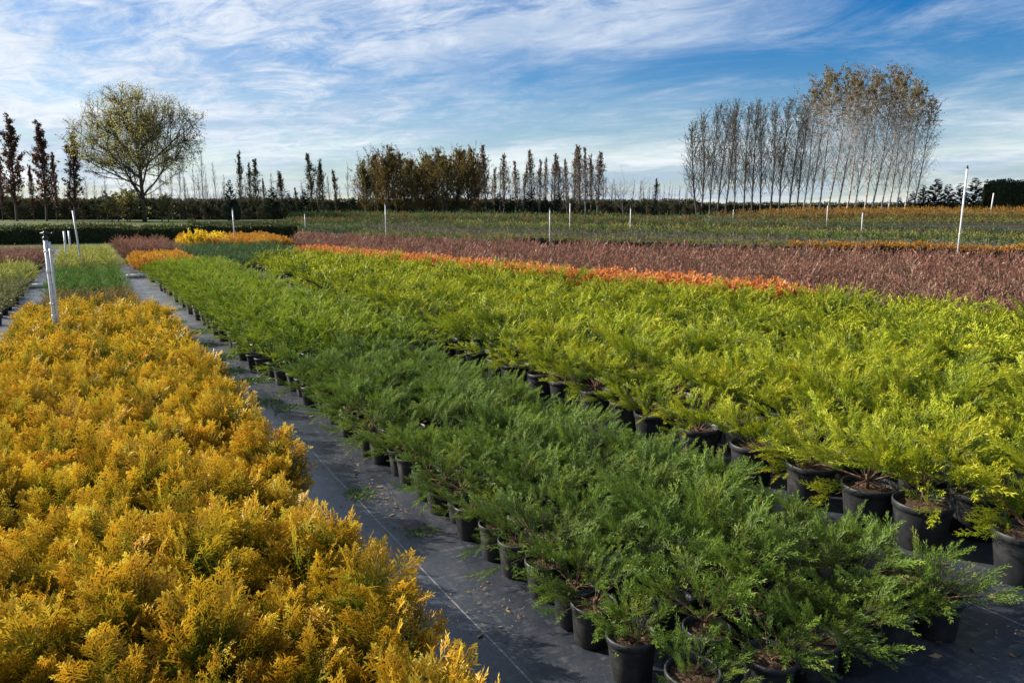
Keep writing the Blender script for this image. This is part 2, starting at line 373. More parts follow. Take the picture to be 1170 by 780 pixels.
# ------------------------------------------------------------------ foliage shapes
def leaf_quads(P, D, N, L, Wd, curl=0.0):
    """diamond leaves: base P, direction D, plane normal N, length L, half width Wd"""
    S = np.cross(D, N); S /= np.linalg.norm(S, axis=1)[:, None] + 1e-9
    L = L[:, None]; Wd = Wd[:, None]
    m = P + D * L * 0.45 + N * (curl * L)
    return np.stack([P, m + S * Wd, P + D * L, m - S * Wd], 1)
def unit(v): return v / (np.linalg.norm(v, axis=-1, keepdims=True) + 1e-9)

def spray(rng, style, n, m, wid):
    """one shoot along +X, length 1.  style 'flat' = fern-like frond, 'round' = bottle-brush shoot, 'wisp' = whip, 'broad' = leafy twig"""
    P, D, N, L, Wd, T = [], [], [], [], [], []
    dr = rng.uniform(-0.1, 0.35); sw = rng.uniform(-0.25, 0.25)
    ax = lambda x: np.array([x, sw * x * x, -dr * x * x])
    tang = lambda x: unit(np.array([1, 2 * sw * x, -2 * dr * x]))
    def put(p, d, nn, l, w, tt):
        P.append(p); D.append(d); N.append(nn); L.append(l); Wd.append(w); T.append(tt)
    for k in range(4):
        x0, x1 = k / 4, (k + 1) / 4 + 0.06
        d = ax(min(x1, 1)) - ax(x0); put(ax(x0), unit(d), np.array([0, 0, 1.0]), np.linalg.norm(d), wid * 0.8, x0)
    for i in range(n):
        x = 0.10 + 0.88 * (i + rng.uniform(-.25, .25)) / n
        x = min(max(x, 0.03), 0.99); tg = tang(x)
        if style == 'flat':
            s = 1 if i % 2 else -1
            a = R(rng.uniform(38, 56)) * (1.1 - 0.35 * x)
            up = np.array([0, 0, 1.0]) + rng.normal(0, .16, 3)
            sd = unit(np.cross(up, tg)) * s
            l = 0.46 * (1 - x) ** 0.75 * (0.55 + 0.9 * min(x * 3.2, 1) * 0.5) + 0.10
        else:
            ph = i * 2.4 + rng.uniform(-.4, .4)
            a = R(rng.uniform(17, 36)) if style != 'broad' else R(rng.uniform(28, 55))
            sd = unit(np.array([0, math.cos(ph), math.sin(ph) * (0.75 if style == 'round' else 0.9)]))
            up = np.cross(tg, sd)
            l = {'round': 0.24 * (1 - x) ** 0.7 + 0.075, 'wisp': 0.13 * (1 - x) ** .4 + 0.06, 'broad': 0.21}[style]
        l *= rng.uniform(.75, 1.2)
        d = unit(tg * math.cos(a) + sd * math.sin(a)); nn = unit(np.cross(d, np.cross(up, d)))
        p = ax(x)
        put(p, d, nn, l, wid * (1.0 if style != 'broad' else 1.0), x)
        if style == 'broad': continue
        for j in range(m):
            q = 0.15 + 0.75 * (j + 0.5) / m
            s2 = 1 if j % 2 else -1
            side_ = np.cross(nn, d) * s2
            a2 = R(rng.uniform(30, 48)) if style == 'flat' else R(rng.uniform(18, 32))
            d2 = unit(d * math.cos(a2) + side_ * math.sin(a2) + nn * rng.normal(0, .18))
            put(p + d * l * q, d2, nn, l * (0.42 - 0.2 * q) + 0.02, wid * 0.85, min(1, x * .6 + q * .4 + .12))
    P, D, N = np.array(P), np.array(D), unit(np.array(N) + 0.16 * rng.normal(0, 1, (len(P), 3)))
    N = unit(N - D * (N * D).sum(1)[:, None])
    return leaf_quads(P, D, N, np.array(L), np.array(Wd), 0.03), np.array(T)

def frame(d, roll):
    d = unit(d); a = np.array([0, 0, 1.0]) if abs(d[2]) < 0.95 else np.array([1.0, 0, 0])
    y = unit(np.cross(a, d)); z = np.cross(d, y)
    c, s = math.cos(roll), math.sin(roll)
    return np.stack([d, y * c + z * s, -y * s + z * c], 1)

def assemble(rng, temps, items):
    """items: (base, direction, length, roll, t0, t1)"""
    Qs, Ts, Rs = [], [], []
    for (p, d, L, roll, t0, t1) in items:
        Q, T = temps[rng.integers(len(temps))]
        A = frame(d, roll)
        Qs.append(Q @ (A.T * L) + p); Ts.append(t0 + (t1 - t0) * T)
        Rs.append(np.clip(rng.uniform(0, 1) * 0.55 + rng.uniform(0, 0.45, len(T)), 0, 1))
    return np.concatenate(Qs), np.concatenate(Ts), np.concatenate(Rs)

def dome_plant(rng, temps, n, rad, hgt, zb, L0, L1, lift=0.5, roll=1.0, inner=0.35, flat=1.0):
    items = []
    ph0 = rng.uniform(0, 6.28); k1, k2 = rng.uniform(.06, .16, 2)
    for i in range(n):
        az = i * 2.39996 + rng.uniform(-.5, .5); el = math.asin(min(1, (i + .5) / n * 0.98 + rng.uniform(-.05, .02)) ) if i >= 0 else 0
        el = max(0.02, el)
        s = 1.0 if rng.random() > inner else rng.uniform(.55, .85)
        rr = rad * (1 + k1 * math.sin(2 * az + ph0) + k2 * math.sin(3 * az + 2 * ph0)) * s * rng.uniform(.85, 1.12)
        tip = np.array([rr * math.cos(el) * math.cos(az), rr * math.cos(el) * math.sin(az), zb + hgt * s * math.sin(el) * rng.uniform(.85, 1.12)])
        dr = np.array([math.cos(az) * math.cos(el), math.sin(az) * math.cos(el), math.sin(el) + lift * math.cos(el)]) + rng.normal(0, .22, 3)
        dr = unit(dr); L = rng.uniform(L0, L1)
        items.append((tip - dr * L * 0.9, dr, L, rng.uniform(-roll, roll), 0.0 if s > .9 else -.25, 1.0 if s > .9 else 0.6))
    return items

def arch_plant(rng, ns, per, rad, hgt, zb, L0, L1, el=(20, 65), nod=0.5, floor=-.03):
    """stems that leave the pot's middle, rise and arch outward, shoots along them; also returns the stems"""
    items, stems = [], []
    a0 = rng.uniform(0, 6.28)
    for i in range(ns):
        az = a0 + i * 2.39996 + rng.uniform(-.35, .35)
        e = R(rng.uniform(*el)); ln = rad * rng.uniform(.72, 1.15)
        pts = []
        for k in range(7):
            q = k / 6
            r = ln * (q * math.cos(e) * 1.05 + 0.18 * q * q)
            z = zb + hgt * 1.5 * (q * math.sin(e)) - nod * hgt * q * q * (0.75 - 0.3 * math.sin(e))
            pts.append((r * math.cos(az + .25 * q * math.sin(i)), r * math.sin(az + .25 * q * math.sin(i)), max(z, zb + floor - (.05 * q if floor < 0 else 0))))
        pts = np.array(pts); stems.append(pts)
        for j in range(per):
            q = 0.28 + 0.72 * (j + rng.uniform(0, 1)) / per
            f = min(q * 6, 5.99); k = int(f); p = pts[k] + (pts[k + 1] - pts[k]) * (f - k)
            tg = unit(pts[k + 1] - pts[k])
            s = rng.choice([-1, 1]); sd = np.cross(tg, [0, 0, 1.0]) * s
            up = rng.uniform(.1, .75)
            dr = unit(tg * 0.8 + sd * rng.uniform(.1, .95) + np.array([0, 0, up]) + rng.normal(0, .12, 3))
            items.append((p, dr, rng.uniform(L0, L1) * (1.12 - .3 * q), rng.uniform(-.9, .9), max(-.2, q - .65), 0.55 + .45 * q))
        tg = unit(pts[6] - pts[5]) + np.array([0, 0, .25])
        for _ in range(2): items.append((pts[5] * .4 + pts[6] * .6, unit(tg + rng.normal(0, .2, 3)), rng.uniform(L0, L1), rng.uniform(-.5, .5), .2, 1.0))
    return items, stems

def templates(seed, style, n, m, wid, k=5):
    rng = np.random.default_rng(seed); return [spray(rng, style, n, m, wid) for _ in range(k)]
TEMP = {('flat', 0): templates(1, 'flat', 15, 6, .016), ('flat', 1): templates(2, 'flat', 10, 2, .026), ('flat', 2): templates(3, 'flat', 5, 0, .06),
        ('round', 0): templates(4, 'round', 26, 3, .0085), ('round', 1): templates(5, 'round', 15, 1, .015), ('round', 2): templates(6, 'round', 7, 0, .034),
        ('wisp', 0): templates(7, 'wisp', 18, 2, .010), ('wisp', 1): templates(8, 'wisp', 9, 0, .016), ('wisp', 2): templates(9, 'wisp', 3, 0, .026),
        ('broad', 0): templates(10, 'broad', 14, 0, .05), ('broad', 1): templates(11, 'broad', 13, 0, .052), ('broad', 2): templates(12, 'broad', 4, 0, .13)}

def build_plant(kind, rng, lod):
    k = (1.0, .62, .36)[lod]; big = (1.0, 1.12, 1.3)[lod]
    st = []
    if kind == 'thuja':
        it = dome_plant(rng, TEMP['flat', lod], int(54 * k), .19, .25, .19, .14 * big, .225 * big, .7, 1.2); s = 'flat'
    elif kind == 'spreader':
        it, st = arch_plant(rng, (12, 11, 8)[lod], (5, 4, 3)[lod], .185, .15, .17, .09 * big, .17 * big, (10, 66), .45); s = 'round'
    elif kind == 'wide':
        it, st = arch_plant(rng, (13, 11, 9)[lod], (5, 4, 3)[lod], .25, .185, .245, .13 * big, .24 * big, (8, 66), .40, .02); s = 'round'
    elif kind == 'wisp':
        it = dome_plant(rng, TEMP['wisp', lod], int(84 * k), .40, .38, .12, .26 * big, .46 * big, .3, 1.3, .3); s = 'wisp'
    elif kind == 'leafy':
        it = dome_plant(rng, TEMP['broad', lod], int(80 * k), .18, .15, .15, .10 * big, .16 * big, .4, 1.3); s = 'broad'
    elif kind == 'mound':
        it = dome_plant(rng, TEMP['round', lod], int(60 * k), .20, .20, .16, .10 * big, .16 * big, .5, 1.3); s = 'round'
    Q, T, Rn = assemble(rng, TEMP[s, lod], it)
    return Q, T, Rn, st
PL = {}
def variants(kind, lod, n):
    key = (kind, lod)
    if key not in PL: PL[key] = [build_plant(kind, np.random.default_rng(100 + 17 * i + 1000 * lod + sum(map(ord, kind))), lod) for i in range(n)]
    return PL[key]
FM = {}
def foliage_meshes(kind, lod, mkey, n=5):
    key = (kind, lod, mkey)
    if key not in FM:
        FM[key] = [(quad_mesh('foliage', Q, T, Rn, M[mkey]), st) for Q, T, Rn, st in variants(kind, lod, n)]
    return FM[key]
SM = {}
def stem_mesh(kind, i, st):
    if (kind, i) not in SM:
        mb = MB()
        for pts in st:
            q = np.vstack([[pts[0][0] * .3, pts[0][1] * .3, pts[0][2] - .02], pts[:6]])
            mb.tube(q, .0045, .0015, 5)
        mb.tube([(0, 0, st[0][0][2] - .05), (.004, .002, st[0][0][2] + .03)], .011, .008, 6)
        SM[kind, i] = mb.mesh('stems', M['twig'])
    return SM[kind, i]

def make_pot(top, bot, h):
    mb = MB(); w = .004
    mb.lathe([(0, .006), (bot * .8, .006), (bot - .006, .0), (bot, .004), (bot + (top - bot) * .80, h * .80), (top * .985, h * .86), (top + .003, h * .865),
              (top + .004, h * .985), (top + .001, h), (top - w, h), (top - w - .002, h * .9), (top - w - .004, h * .80), (0, h * .80)], 26, wob=.012)
    p = mb.mesh('pot', M['pot'])
    rng = np.random.default_rng(int(top * 1000)); mb = MB()
    ang = np.arange(20) * 2 * np.pi / 20; prof = []
    V = [(0, 0, h * .90)]
    for rr in (.35, .68, .95):
        for a in ang: V.append(((top - .006) * rr * math.cos(a), (top - .006) * rr * math.sin(a), h * (.88 if rr < .9 else .85) + rng.uniform(-.006, .008)))
    F = [(0, 1 + k, 1 + (k + 1) % 20) for k in range(20)]
    for q in range(2):
        for k in range(20):
            k2 = (k + 1) % 20; F.append((1 + q * 20 + k, 1 + (q + 1) * 20 + k, 1 + (q + 1) * 20 + k2, 1 + q * 20 + k2))
    mb.add(V, F); Q = []
    n = 70; a = rng.uniform(0, 6.28, n); r = (top - .012) * np.sqrt(rng.uniform(0, 1, n))
    P = np.stack([r * np.cos(a), r * np.sin(a), np.full(n, h * .885)], 1); D = unit(rng.normal(0, 1, (n, 3)) * [1, 1, .3]); N = unit(rng.normal(0, .4, (n, 3)) + [0, 0, 1])
    mb.quads(leaf_quads(P, D, N, rng.uniform(.008, .024, n), rng.uniform(.002, .005, n)))
    s = mb.mesh('soil', M['soil']); return p, s
POT = {'small': make_pot(.090, .072, .17), 'large': make_pot(.137, .110, .24), 'mid': make_pot(.105, .085, .18)}

N_THINGS = 0
def potted(name, label, cat, group, x, y, kind, mkey, pot, rng, sc=1.0, lod=None, parts=True, soil=False, stems=False, dx=(1, 1, 1), pot_rot=True):
    dist = math.hypot(x, y)
    if lod is None: lod = 0 if dist < 7.5 else 1
    var = foliage_meshes(kind, lod, mkey)
    i = rng.integers(len(var)); me, st = var[i]
    z = rise(x, y) + .002
    root = empty(name, (x, y, z), rng.uniform(0, 6.28), 1.0)
    tag(root, label, cat, group)
    f = link('foliage', me, root, (0, 0, 0), 0, (sc * dx[0], sc * dx[1], sc * dx[2])); f.rotation_euler = (rng.uniform(-.07, .07), rng.uniform(-.07, .07), 0)
    if stems and st:
        link('stems', stem_mesh(kind + str(lod), i, st), f)
    pm, sm = POT[pot]
    po = link('pot', pm, root); po.rotation_euler = (rng.uniform(-.035, .035), rng.uniform(-.035, .035), rng.uniform(0, 6.28))
    if soil: link('soil', sm, po)
    return root

def bulk(name, label, kind_, mkey, pts, cat, lods, rng, sc=(.9, 1.15), pot=None, stuff=True):
    """a mass of plants nobody could count, as one object"""
    Qs, Ts, Rs = [], [], []
    for (x, y) in pts:
        dist = math.hypot(x, y); lod = 1 if dist < lods else 2
        vs = variants(kind_, lod, 5); Q, T, Rn, _ = vs[rng.integers(len(vs))]
        a = rng.uniform(0, 6.28); s = rng.uniform(*sc); c, sn = math.cos(a) * s, math.sin(a) * s
        A = np.array([[c, -sn, 0], [sn, c, 0], [0, 0, s * rng.uniform(.85, 1.15)]])
        Qs.append(Q @ A.T + np.array([x, y, rise(x, y)])); Ts.append(T); Rs.append(np.clip(Rn * .7 + rng.uniform(0, .3), 0, 1))
    mats = [M[mkey]]; mi = None
    if pot:
        ang = np.arange(12) * 2 * np.pi / 12; rt, rb, h = pot; n0 = sum(len(q) for q in Qs)
        for (x, y) in pts:
            z = rise(x, y); a0_, a1_ = ang, np.roll(ang, -1)
            ring = lambda rr, a, zz_: np.stack([x + rr * np.cos(a), y + rr * np.sin(a), np.full(12, z + zz_)], 1)
            Qs.append(np.stack([ring(rb, a0_, 0), ring(rb, a1_, 0), ring(rt, a1_, h), ring(rt, a0_, h)], 1)); Ts.append(np.zeros(12)); Rs.append(np.zeros(12))
        mats.append(M['pot']); mi = np.zeros(sum(len(q) for q in Qs)); mi[n0:] = 1
    Q = np.concatenate(Qs); o = link(name, quad_mesh(name, Q, np.concatenate(Ts), np.concatenate(Rs), mats, mi))
    return tag(o, label, cat, None, 'stuff')

# ------------------------------------------------------------------ beds
def bed_grid(x0, x1, y0, y1, s, rng, jit=.10):
    nx = max(1, int(round((x1 - x0) / s))); ny = max(1, int(round((y1 - y0) / s)))
    out = []
    for j in range(ny + 1):
        for i in range(nx + 1):
            out.append((i, j, x0 + (x1 - x0) * i / nx + rng.normal(0, jit * s), y0 + (y1 - y0) * j / ny + rng.normal(0, jit * s)))
    return out

LBL = {}
def row_label(desc, rows, i, j, key, maxj=60):
    """'desc in the third row from the path, fifth from the near end'"""
    return f"{desc}, {nth(i)} row from {rows}, {nth(j)} from the near end"

def fill_rows(cells, make, per_row_seen):
    cnt = {}
    for (i, j, x, y) in cells:
        k = cnt.get(i, 0); cnt[i] = k + 1
        make(i, k, x, y)

rng = np.random.default_rng(7)
# golden thuja bed, between the two paths
cells = [c for c in bed_grid(-.76, .73, .55, 12.75, .265, rng) if seen(c[2], c[3], .3, .25)]
def mk(i, k, x, y):
    i = 6 - i
    potted('potted_thuja', row_label('golden yellow thuja', 'the black path', i, k, 'g'), 'thuja', 'golden thujas in the long bed beside the path',
           x, y, 'thuja', 'gold', 'small', rng, rng.uniform(.80, 1.20), soil=(i == 0 and y < 6))
fill_rows(cells, mk, None)
# dark green junipers in small pots, front of the right-hand bed
cells = [c for c in bed_grid(1.66, 2.86, 1.78, 7.3, .232, rng, .14) if seen(c[2], c[3], .25, .22)]
cells = [c for c in cells if not (c[3] < 1.72 + 0.0 * c[2])]
def mk(i, k, x, y):
    y -= .13 * (x - 1.66); x += rng.uniform(-.05, .03) if i == 0 else 0
    potted('potted_dark_juniper', row_label('dark green juniper in black pot', 'the path', i, k, 'd'), 'juniper', 'dark green junipers in small black pots beside the path',
           x, y, 'spreader', 'dark', 'small', rng, rng.uniform(.82, 1.22) * (.90, 1.0, 1.03, 1.0, .93, .84)[min(i, 5)] * (.86 if k == 0 else 1), soil=(i in (0, 5) or k < 2), stems=(i in (0, 5) or k < 3))
fill_rows(cells, mk, None)
# fresh green junipers behind them, same strip
cells = [c for c in bed_grid(1.54, 2.95, 7.62, 22.2, .30, rng, .12)]
cells = [c for c in cells if seen(c[2], c[3], .25, .2)][:300]
def mk(i, k, x, y):
    x += -.012 * (y - 7) 
    potted('potted_green_juniper', row_label('fresh green juniper', 'the path', i, k, 'f'), 'juniper', 'fresh green junipers of the middle bed',
           x, y, 'spreader', 'bed_lime', 'small', rng, rng.uniform(1.05, 1.4) * (.74 if i == 0 else 1))
fill_rows(cells, mk, None)
# lime yellow junipers in large pots: the wide bed on the right
def far_edge(y):
    return float(np.interp(y, [0, 5.6, 9.1, 13.9, 23, 26], [11.6, 10.6, 9.1, 7.95, 6.75, 6.6]))
cells = []
for (i, j, x, y) in bed_grid(3.53, 12.0, 1.72, 23.4, .42, rng, .10):
    x += .055 * max(0, y - 8)
    if x < far_edge(y) - .42 and seen(x, y, .3, .3): cells.append((i, j, x, y))
cells.sort(key=lambda c: math.hypot(c[2], c[3]))
near = sorted(cells[:300], key=lambda c: c[1]); rest = cells[300:]
def mk(i, k, x, y):
    potted('potted_lime_juniper', row_label('lime juniper in large pot', 'dark junipers', i, k, 'l'), 'juniper', 'lime junipers in large black pots',
           x, y, 'wide', 'lime', 'large', rng, rng.uniform(.80, 1.22), soil=(i < 2 and y < 6), stems=(i < 2 and y < 6))
fill_rows(near, mk, None)
bulk('juniper_bed', 'far part of the lime yellow juniper bed', 'wide', 'lime', [(c[2], c[3]) for c in rest], 'juniper bed', 14, rng, (.8, 1.25), (.137, .11, .24))
# orange strip behind the lime bed
pts = []
for y in np.arange(8.6, 27, .27):
    e = far_edge(y)
    for q in range(4): pts.append((q, e - .16 + .27 * q + rng.normal(0, .03), y + rng.normal(0, .04)))
cnt = [0, 0, 0, 0]
for (q, x, y) in pts:
    a, b, dep = proj(x, y, .3)
    root = potted('potted_shrub', f"orange leaved low shrub, {nth(q)} row behind the lime junipers, {nth(cnt[q])} from the right end", 'shrub', 'orange shrubs in the narrow strip',
                  x, y, 'leafy', 'orange', 'large', rng, rng.uniform(1.75, 2.15), lod=1)
    cnt[q] += 1

# ------------------------------------------------------------------ big brown bed beyond
def inpoly(x, y, P):
    c = False; j = len(P) - 1
    for i in range(len(P)):
        if (P[i][1] > y) != (P[j][1] > y) and x < (P[j][0] - P[i][0]) * (y - P[i][1]) / (P[j][1] - P[i][1]) + P[i][0]: c = not c
        j = i
    return c
EP = [(11.9, 1), (11.0, 5.6), (10.0, 9.1), (9.0, 14.2), (8.0, 22), (7.7, 27), (8.2, 36), (10.2, 43.6), (13.5, 36.5), (20.2, 24.9), (26.2, 13.4), (29.5, 6), (30, 1)]
pts = []
for y in np.arange(2, 46, .56):
    for x in np.arange(7, 35, .56):
        a, b = x + rng.normal(0, .09), y + rng.normal(0, .09)
        if inpoly(a, b, EP) and seen(a, b, .3, .4): pts.append((a, b))
pts.sort(key=lambda q: math.hypot(*q))
ncol = {}
for k, (x, y) in enumerate(pts[:300]):
    b = 'right' if proj(x, y, .3)[0] > 1000 else 'left'
    o = potted('potted_heather', 'low brown red wispy shrub in the front of the broad brown bed', 'shrub', 'brown red shrubs in front of the broad brown bed',
               x, y, 'wisp', 'brown', 'mid', rng, rng.uniform(.8, 1.35), lod=1)
bulk('brown_shrub_bed', 'broad bed of low brown red shrubs', 'wisp', 'brown', pts[300:], 'shrub bed', 20, rng, (.8, 1.35))

# ------------------------------------------------------------------ small beds of the far strip
def patch(x0, x1, y0, y1, s, kind, mkey, name, desc, cat, group, sc=1.0, rowname='the path', flip=False, lod=1):
    cells = bed_grid(x0, x1, y0, y1, s, rng, .10); nx = max(c[0] for c in cells)
    def mk(i, k, x, y):
        if not seen(x, y, .3, .1): return
        i2 = nx - i if flip else i
        potted(name, row_label(desc, rowname, i2, k, ''), cat, group, x, y, kind, mkey, 'small', rng, sc * rng.uniform(.9, 1.12), lod=lod)
    fill_rows(cells, mk, None)
patch(-.66, .50, 12.95, 16.2, .27, 'mound', 'olive', 'potted_shrub', 'olive brown twiggy shrub', 'shrub', 'olive brown shrubs behind the golden thujas', 1.0, 'the black path', True)
patch(-.66, .45, 16.6, 22.5, .33, 'mound', 'green', 'potted_cushion_juniper', 'mid green low juniper', 'juniper', 'mid green junipers behind the olive shrubs', 1.15, 'the black path', True)
patch(-.62, .40, 23.0, 33.0, .42, 'mound', 'pale', 'potted_euonymus', 'pale yellow variegated shrub', 'shrub', 'pale yellow shrubs at the far end of the golden strip', 1.6, 'the black path', True)
patch(1.3, 2.35, 22.8, 27.5, .40, 'leafy', 'amber', 'potted_barberry', 'amber yellow shrub', 'shrub', 'amber shrubs past the fresh green junipers', 1.7)
patch(2.75, 6.5, 22.8, 34, .50, 'mound', 'teal', 'potted_blue_juniper', 'blue green juniper', 'juniper', 'blue green junipers past the fresh green ones', 1.55)
patch(1.15, 2.5, 28.0, 37.5, .50, 'mound', 'brown', 'potted_barberry', 'dull red brown shrub', 'shrub', 'red brown shrubs at the far end of the path', 2.0)
patch(4.0, 7.6, 34.8, 41, .55, 'leafy', 'amber', 'potted_barberry', 'amber orange bush before the hedge', 'shrub', 'amber orange bushes before the clipped hedge', 2.0)
# left of the left-hand path
patch(-4.2, -1.40, 10.8, 19.0, .34, 'mound', 'sage', 'potted_sage_juniper', 'sage green juniper', 'juniper', 'sage green junipers left of the narrow path', 1.25, 'the narrow path', True)
patch(-5.0, -1.42, 19.8, 23.2, .42, 'mound', 'pale', 'potted_euonymus', 'yellow green shrub', 'shrub', 'yellow green shrubs left of the narrow path', 1.5, 'the narrow path', True)
patch(-5.5, -1.45, 24.0, 32, .50, 'mound', 'brown', 'potted_barberry', 'dull red shrub', 'shrub', 'dull red shrubs left of the narrow path', 1.7, 'the narrow path', True)
for k, (px, F, s) in enumerate(((222, 33, 1.35), (236, 33.5, 1.15), (248, 34.5, 1.15), (208, 35.5, .8))):
    x, y = at(px, F); Qs = []
    vs = variants('leafy', 1, 5)
    me = foliage_meshes('leafy', 1, 'yellow')[k][0]
    root = empty('golden_bush', (x, y, rise(x, y))); tag(root, 'bright yellow leafy bush before the clipped hedge, ' + ('tallest and leftmost', 'middle one', 'right hand one', 'small leftmost one')[k], 'bush', 'bright yellow bushes before the hedge')
    if k == 3: root['label'] = 'small bright yellow bush left of the taller yellow ones'
    if k == 0: root['label'] = 'tallest bright yellow leafy bush before the clipped hedge'
    link('foliage', me, root, (0, 0, -.12 * s), rng.uniform(0, 6), (2.3 * s, 2.3 * s, 2.9 * s))
    mb = MB(); mb.tube([(0, 0, 0), (.02, 0, .3 * s), (.05, .02, .55 * s)], .02, .01, 6); mb.tube([(0, 0, .1), (-.08, .03, .45 * s)], .015, .006, 5); link('stems', mb.mesh('stems', M['twig']), root)

# ------------------------------------------------------------------ far rows across the field
def far_row(px0, px1, F, dF, s, kind, mkey, name, desc, cat, group, sc, pots, slope=0.0):
    a0 = at(px0, F); a1 = at(px1, F + dF); L = math.hypot(a1[0] - a0[0], a1[1] - a0[1]); n = int(L / s)
    vs = variants(kind, 2, 5)
    key = ('row', kind, mkey, pots)
    if key not in FM:
        FM[key] = []
        for Q, T, Rn, _ in variants(kind, 1, 5):
            mb = MB(); mb.quads(Q, 0)
            if pots: mb.lathe([(0, .002), (.085, .002), (.105, .17), (.108, .18), (.09, .18), (0, .16)], 10, 1)
            me = mb.mesh('foliage', [M[mkey], M['pot']])
            nq = len(me.polygons); tt = np.zeros(nq); tt[:len(T)] = T; rr = np.zeros(nq); rr[:len(T)] = Rn
            for nm, ar in (('tip', tt), ('rnd', rr)):
                A = me.attributes.new(nm, 'FLOAT', 'FACE'); A.data.foreach_set('value', ar.astype(np.float32))
            FM[key].append(me)
    for k in range(n):
        q = (k + .5) / n; x = a0[0] + (a1[0] - a0[0]) * q + rng.normal(0, .06); y = a0[1] + (a1[1] - a0[1]) * q + rng.normal(0, .06)
        o = link(name, FM[key][rng.integers(5)], None, (x, y, rise(x, y)), rng.uniform(0, 6.28), sc * rng.uniform(.85, 1.15))
        tag(o, f"{desc}, {nth(k)} from the left" if n < 95 else desc, cat, group)
NRM, OFF0 = np.array([.834, .551]), .834 * 10.5 + .551 * 45.0      # the brown bed's far edge; rows run parallel to it
def on_row(px, off):
    p1, p2 = np.array(at(px, 1.0)), np.array(at(px, 2.0)); dd = p2 - p1
    F = 1.0 + (OFF0 + off - NRM @ p1) / (NRM @ dd)
    return F
def far_mass(px0, px1, o0, o1, s, kind, mkey, name, desc, cat, sc):
    pts = []
    for o in np.arange(o0, o1, s):
        a0, a1 = at(px0, on_row(px0, o)), at(px1, on_row(px1, o)); L = math.hypot(a1[0] - a0[0], a1[1] - a0[1])
        for q in np.arange(s / 2, L, s):
            pts.append((a0[0] + (a1[0] - a0[0]) * q / L + rng.normal(0, .1), a0[1] + (a1[1] - a0[1]) * q / L + rng.normal(0, .1)))
    bulk(name, desc, kind, mkey, pts, cat, 0, rng, sc)
def row_at(px0, px1, off, *a):
    f0 = on_row(px0, off); far_row(px0, px1, f0, on_row(px1, off) - f0, *a)

row_at(560, 905, .9, .42, 'mound', 'pale', 'potted_spirea', 'yellow olive potted shrub in the row with showing pots', 'shrub', 'yellow olive row beyond the brown bed', 1.6, True)
row_at(905, 1180, .9, .42, 'leafy', 'amber', 'potted_barberry', 'orange potted shrub in the row right of the tall white post', 'shrub', 'orange row beyond the brown bed', 1.9, True)
row_at(620, 1000, 1.5, .45, 'mound', 'sage', 'potted_privet', 'sage green shrub in the second row past the brown bed', 'shrub', 'sage row beyond the brown bed', 1.6, True)
row_at(935, 1185, 6.6, .5, 'mound', 'lime', 'potted_lime_juniper', 'bright lime juniper in the far right row', 'juniper', 'lime row far right', 1.6, False)
STRIPS = [(2.9, 'grey', 430, 1185, 'grey green', 'just behind the potted row', 1.6), (4.9, 'grey', 420, 1185, 'lavender grey', 'second behind the potted row', 1.6),
          (6.7, 'sage', 410, 925, 'sage green', 'left of the far lime row', 1.8), (8.6, 'teal', 400, 1185, 'dark green', 'behind the far lime row', 1.9),
          (10.6, 'pale', 520, 1185, 'yellow green', 'in the middle of the far field', 1.7), (12.5, 'olive', 400, 1185, 'olive brown', 'in the back half of the far field', 1.9),
          (14.6, 'teal', 330, 1185, 'dark green', 'in the back half of the far field', 2.2), (16.8, 'sage', 330, 800, 'sage green', 'before the middle trees', 2.1),
          (18.8, 'rust', 380, 800, 'rust coloured', 'before the middle trees', 2.0), (20.8, 'teal', 330, 800, 'dark green', 'at the foot of the middle trees', 2.3)]
for o, mk_, p0, p1, cname, where, sc_ in STRIPS:
    far_mass(p0, p1, o, o + .95, .5, 'mound', mk_, 'shrub_strip', f"{cname} strip of low shrubs {where}", 'shrub bed', (sc_ * .85, sc_ * 1.15))
far_mass(400, 585, -2.2, 2.0, .6, 'mound', 'sage', 'sage_shrub_bed', 'sage green patch at the back left of the brown bed', 'shrub bed', (1.3, 1.8))
far_mass(325, 430, .8, 2.6, .6, 'mound', 'teal', 'green_shrub_bed', 'dark green patch right of the clipped hedge', 'shrub bed', (1.5, 2.1))
far_mass(325, 415, 3.8, 5.6, .6, 'mound', 'sage', 'sage_shrub_bed', 'sage green patch behind the clipped hedge end', 'shrub bed', (1.5, 2.1))
far_mass(325, 400, 7.0, 8.6, .6, 'mound', 'teal', 'green_shrub_bed', 'second dark green patch behind the clipped hedge end', 'shrub bed', (1.5, 2.1))
far_mass(325, 395, 10.0, 12.2, .7, 'mound', 'olive', 'olive_shrub_bed', 'olive patch between the clipped hedge and middle trees', 'shrub bed', (1.5, 2.1))
far_row(800, 1190, 51.0, 0, .62, 'mound', 'pale', 'potted_spirea', 'yellow green shrub in the row below the rust rows', 'shrub', 'yellow green row below the rust rows', 2.0, False)
far_row(845, 1190, 53.5, 0, .62, 'mound', 'rust', 'potted_rust_shrub', 'rust orange shrub in the nearest rust row', 'shrub', 'nearest rust row far right', 2.4, False)
far_row(900, 1190, 56.5, 0, .66, 'leafy', 'rust', 'potted_rust_shrub', 'rust brown shrub in the second rust row', 'shrub', 'second rust row far right', 2.6, False)
far_row(960, 1190, 60.0, 0, .70, 'mound', 'amber', 'potted_rust_shrub', 'amber shrub in the third rust row', 'shrub', 'third rust row far right', 2.5, False)
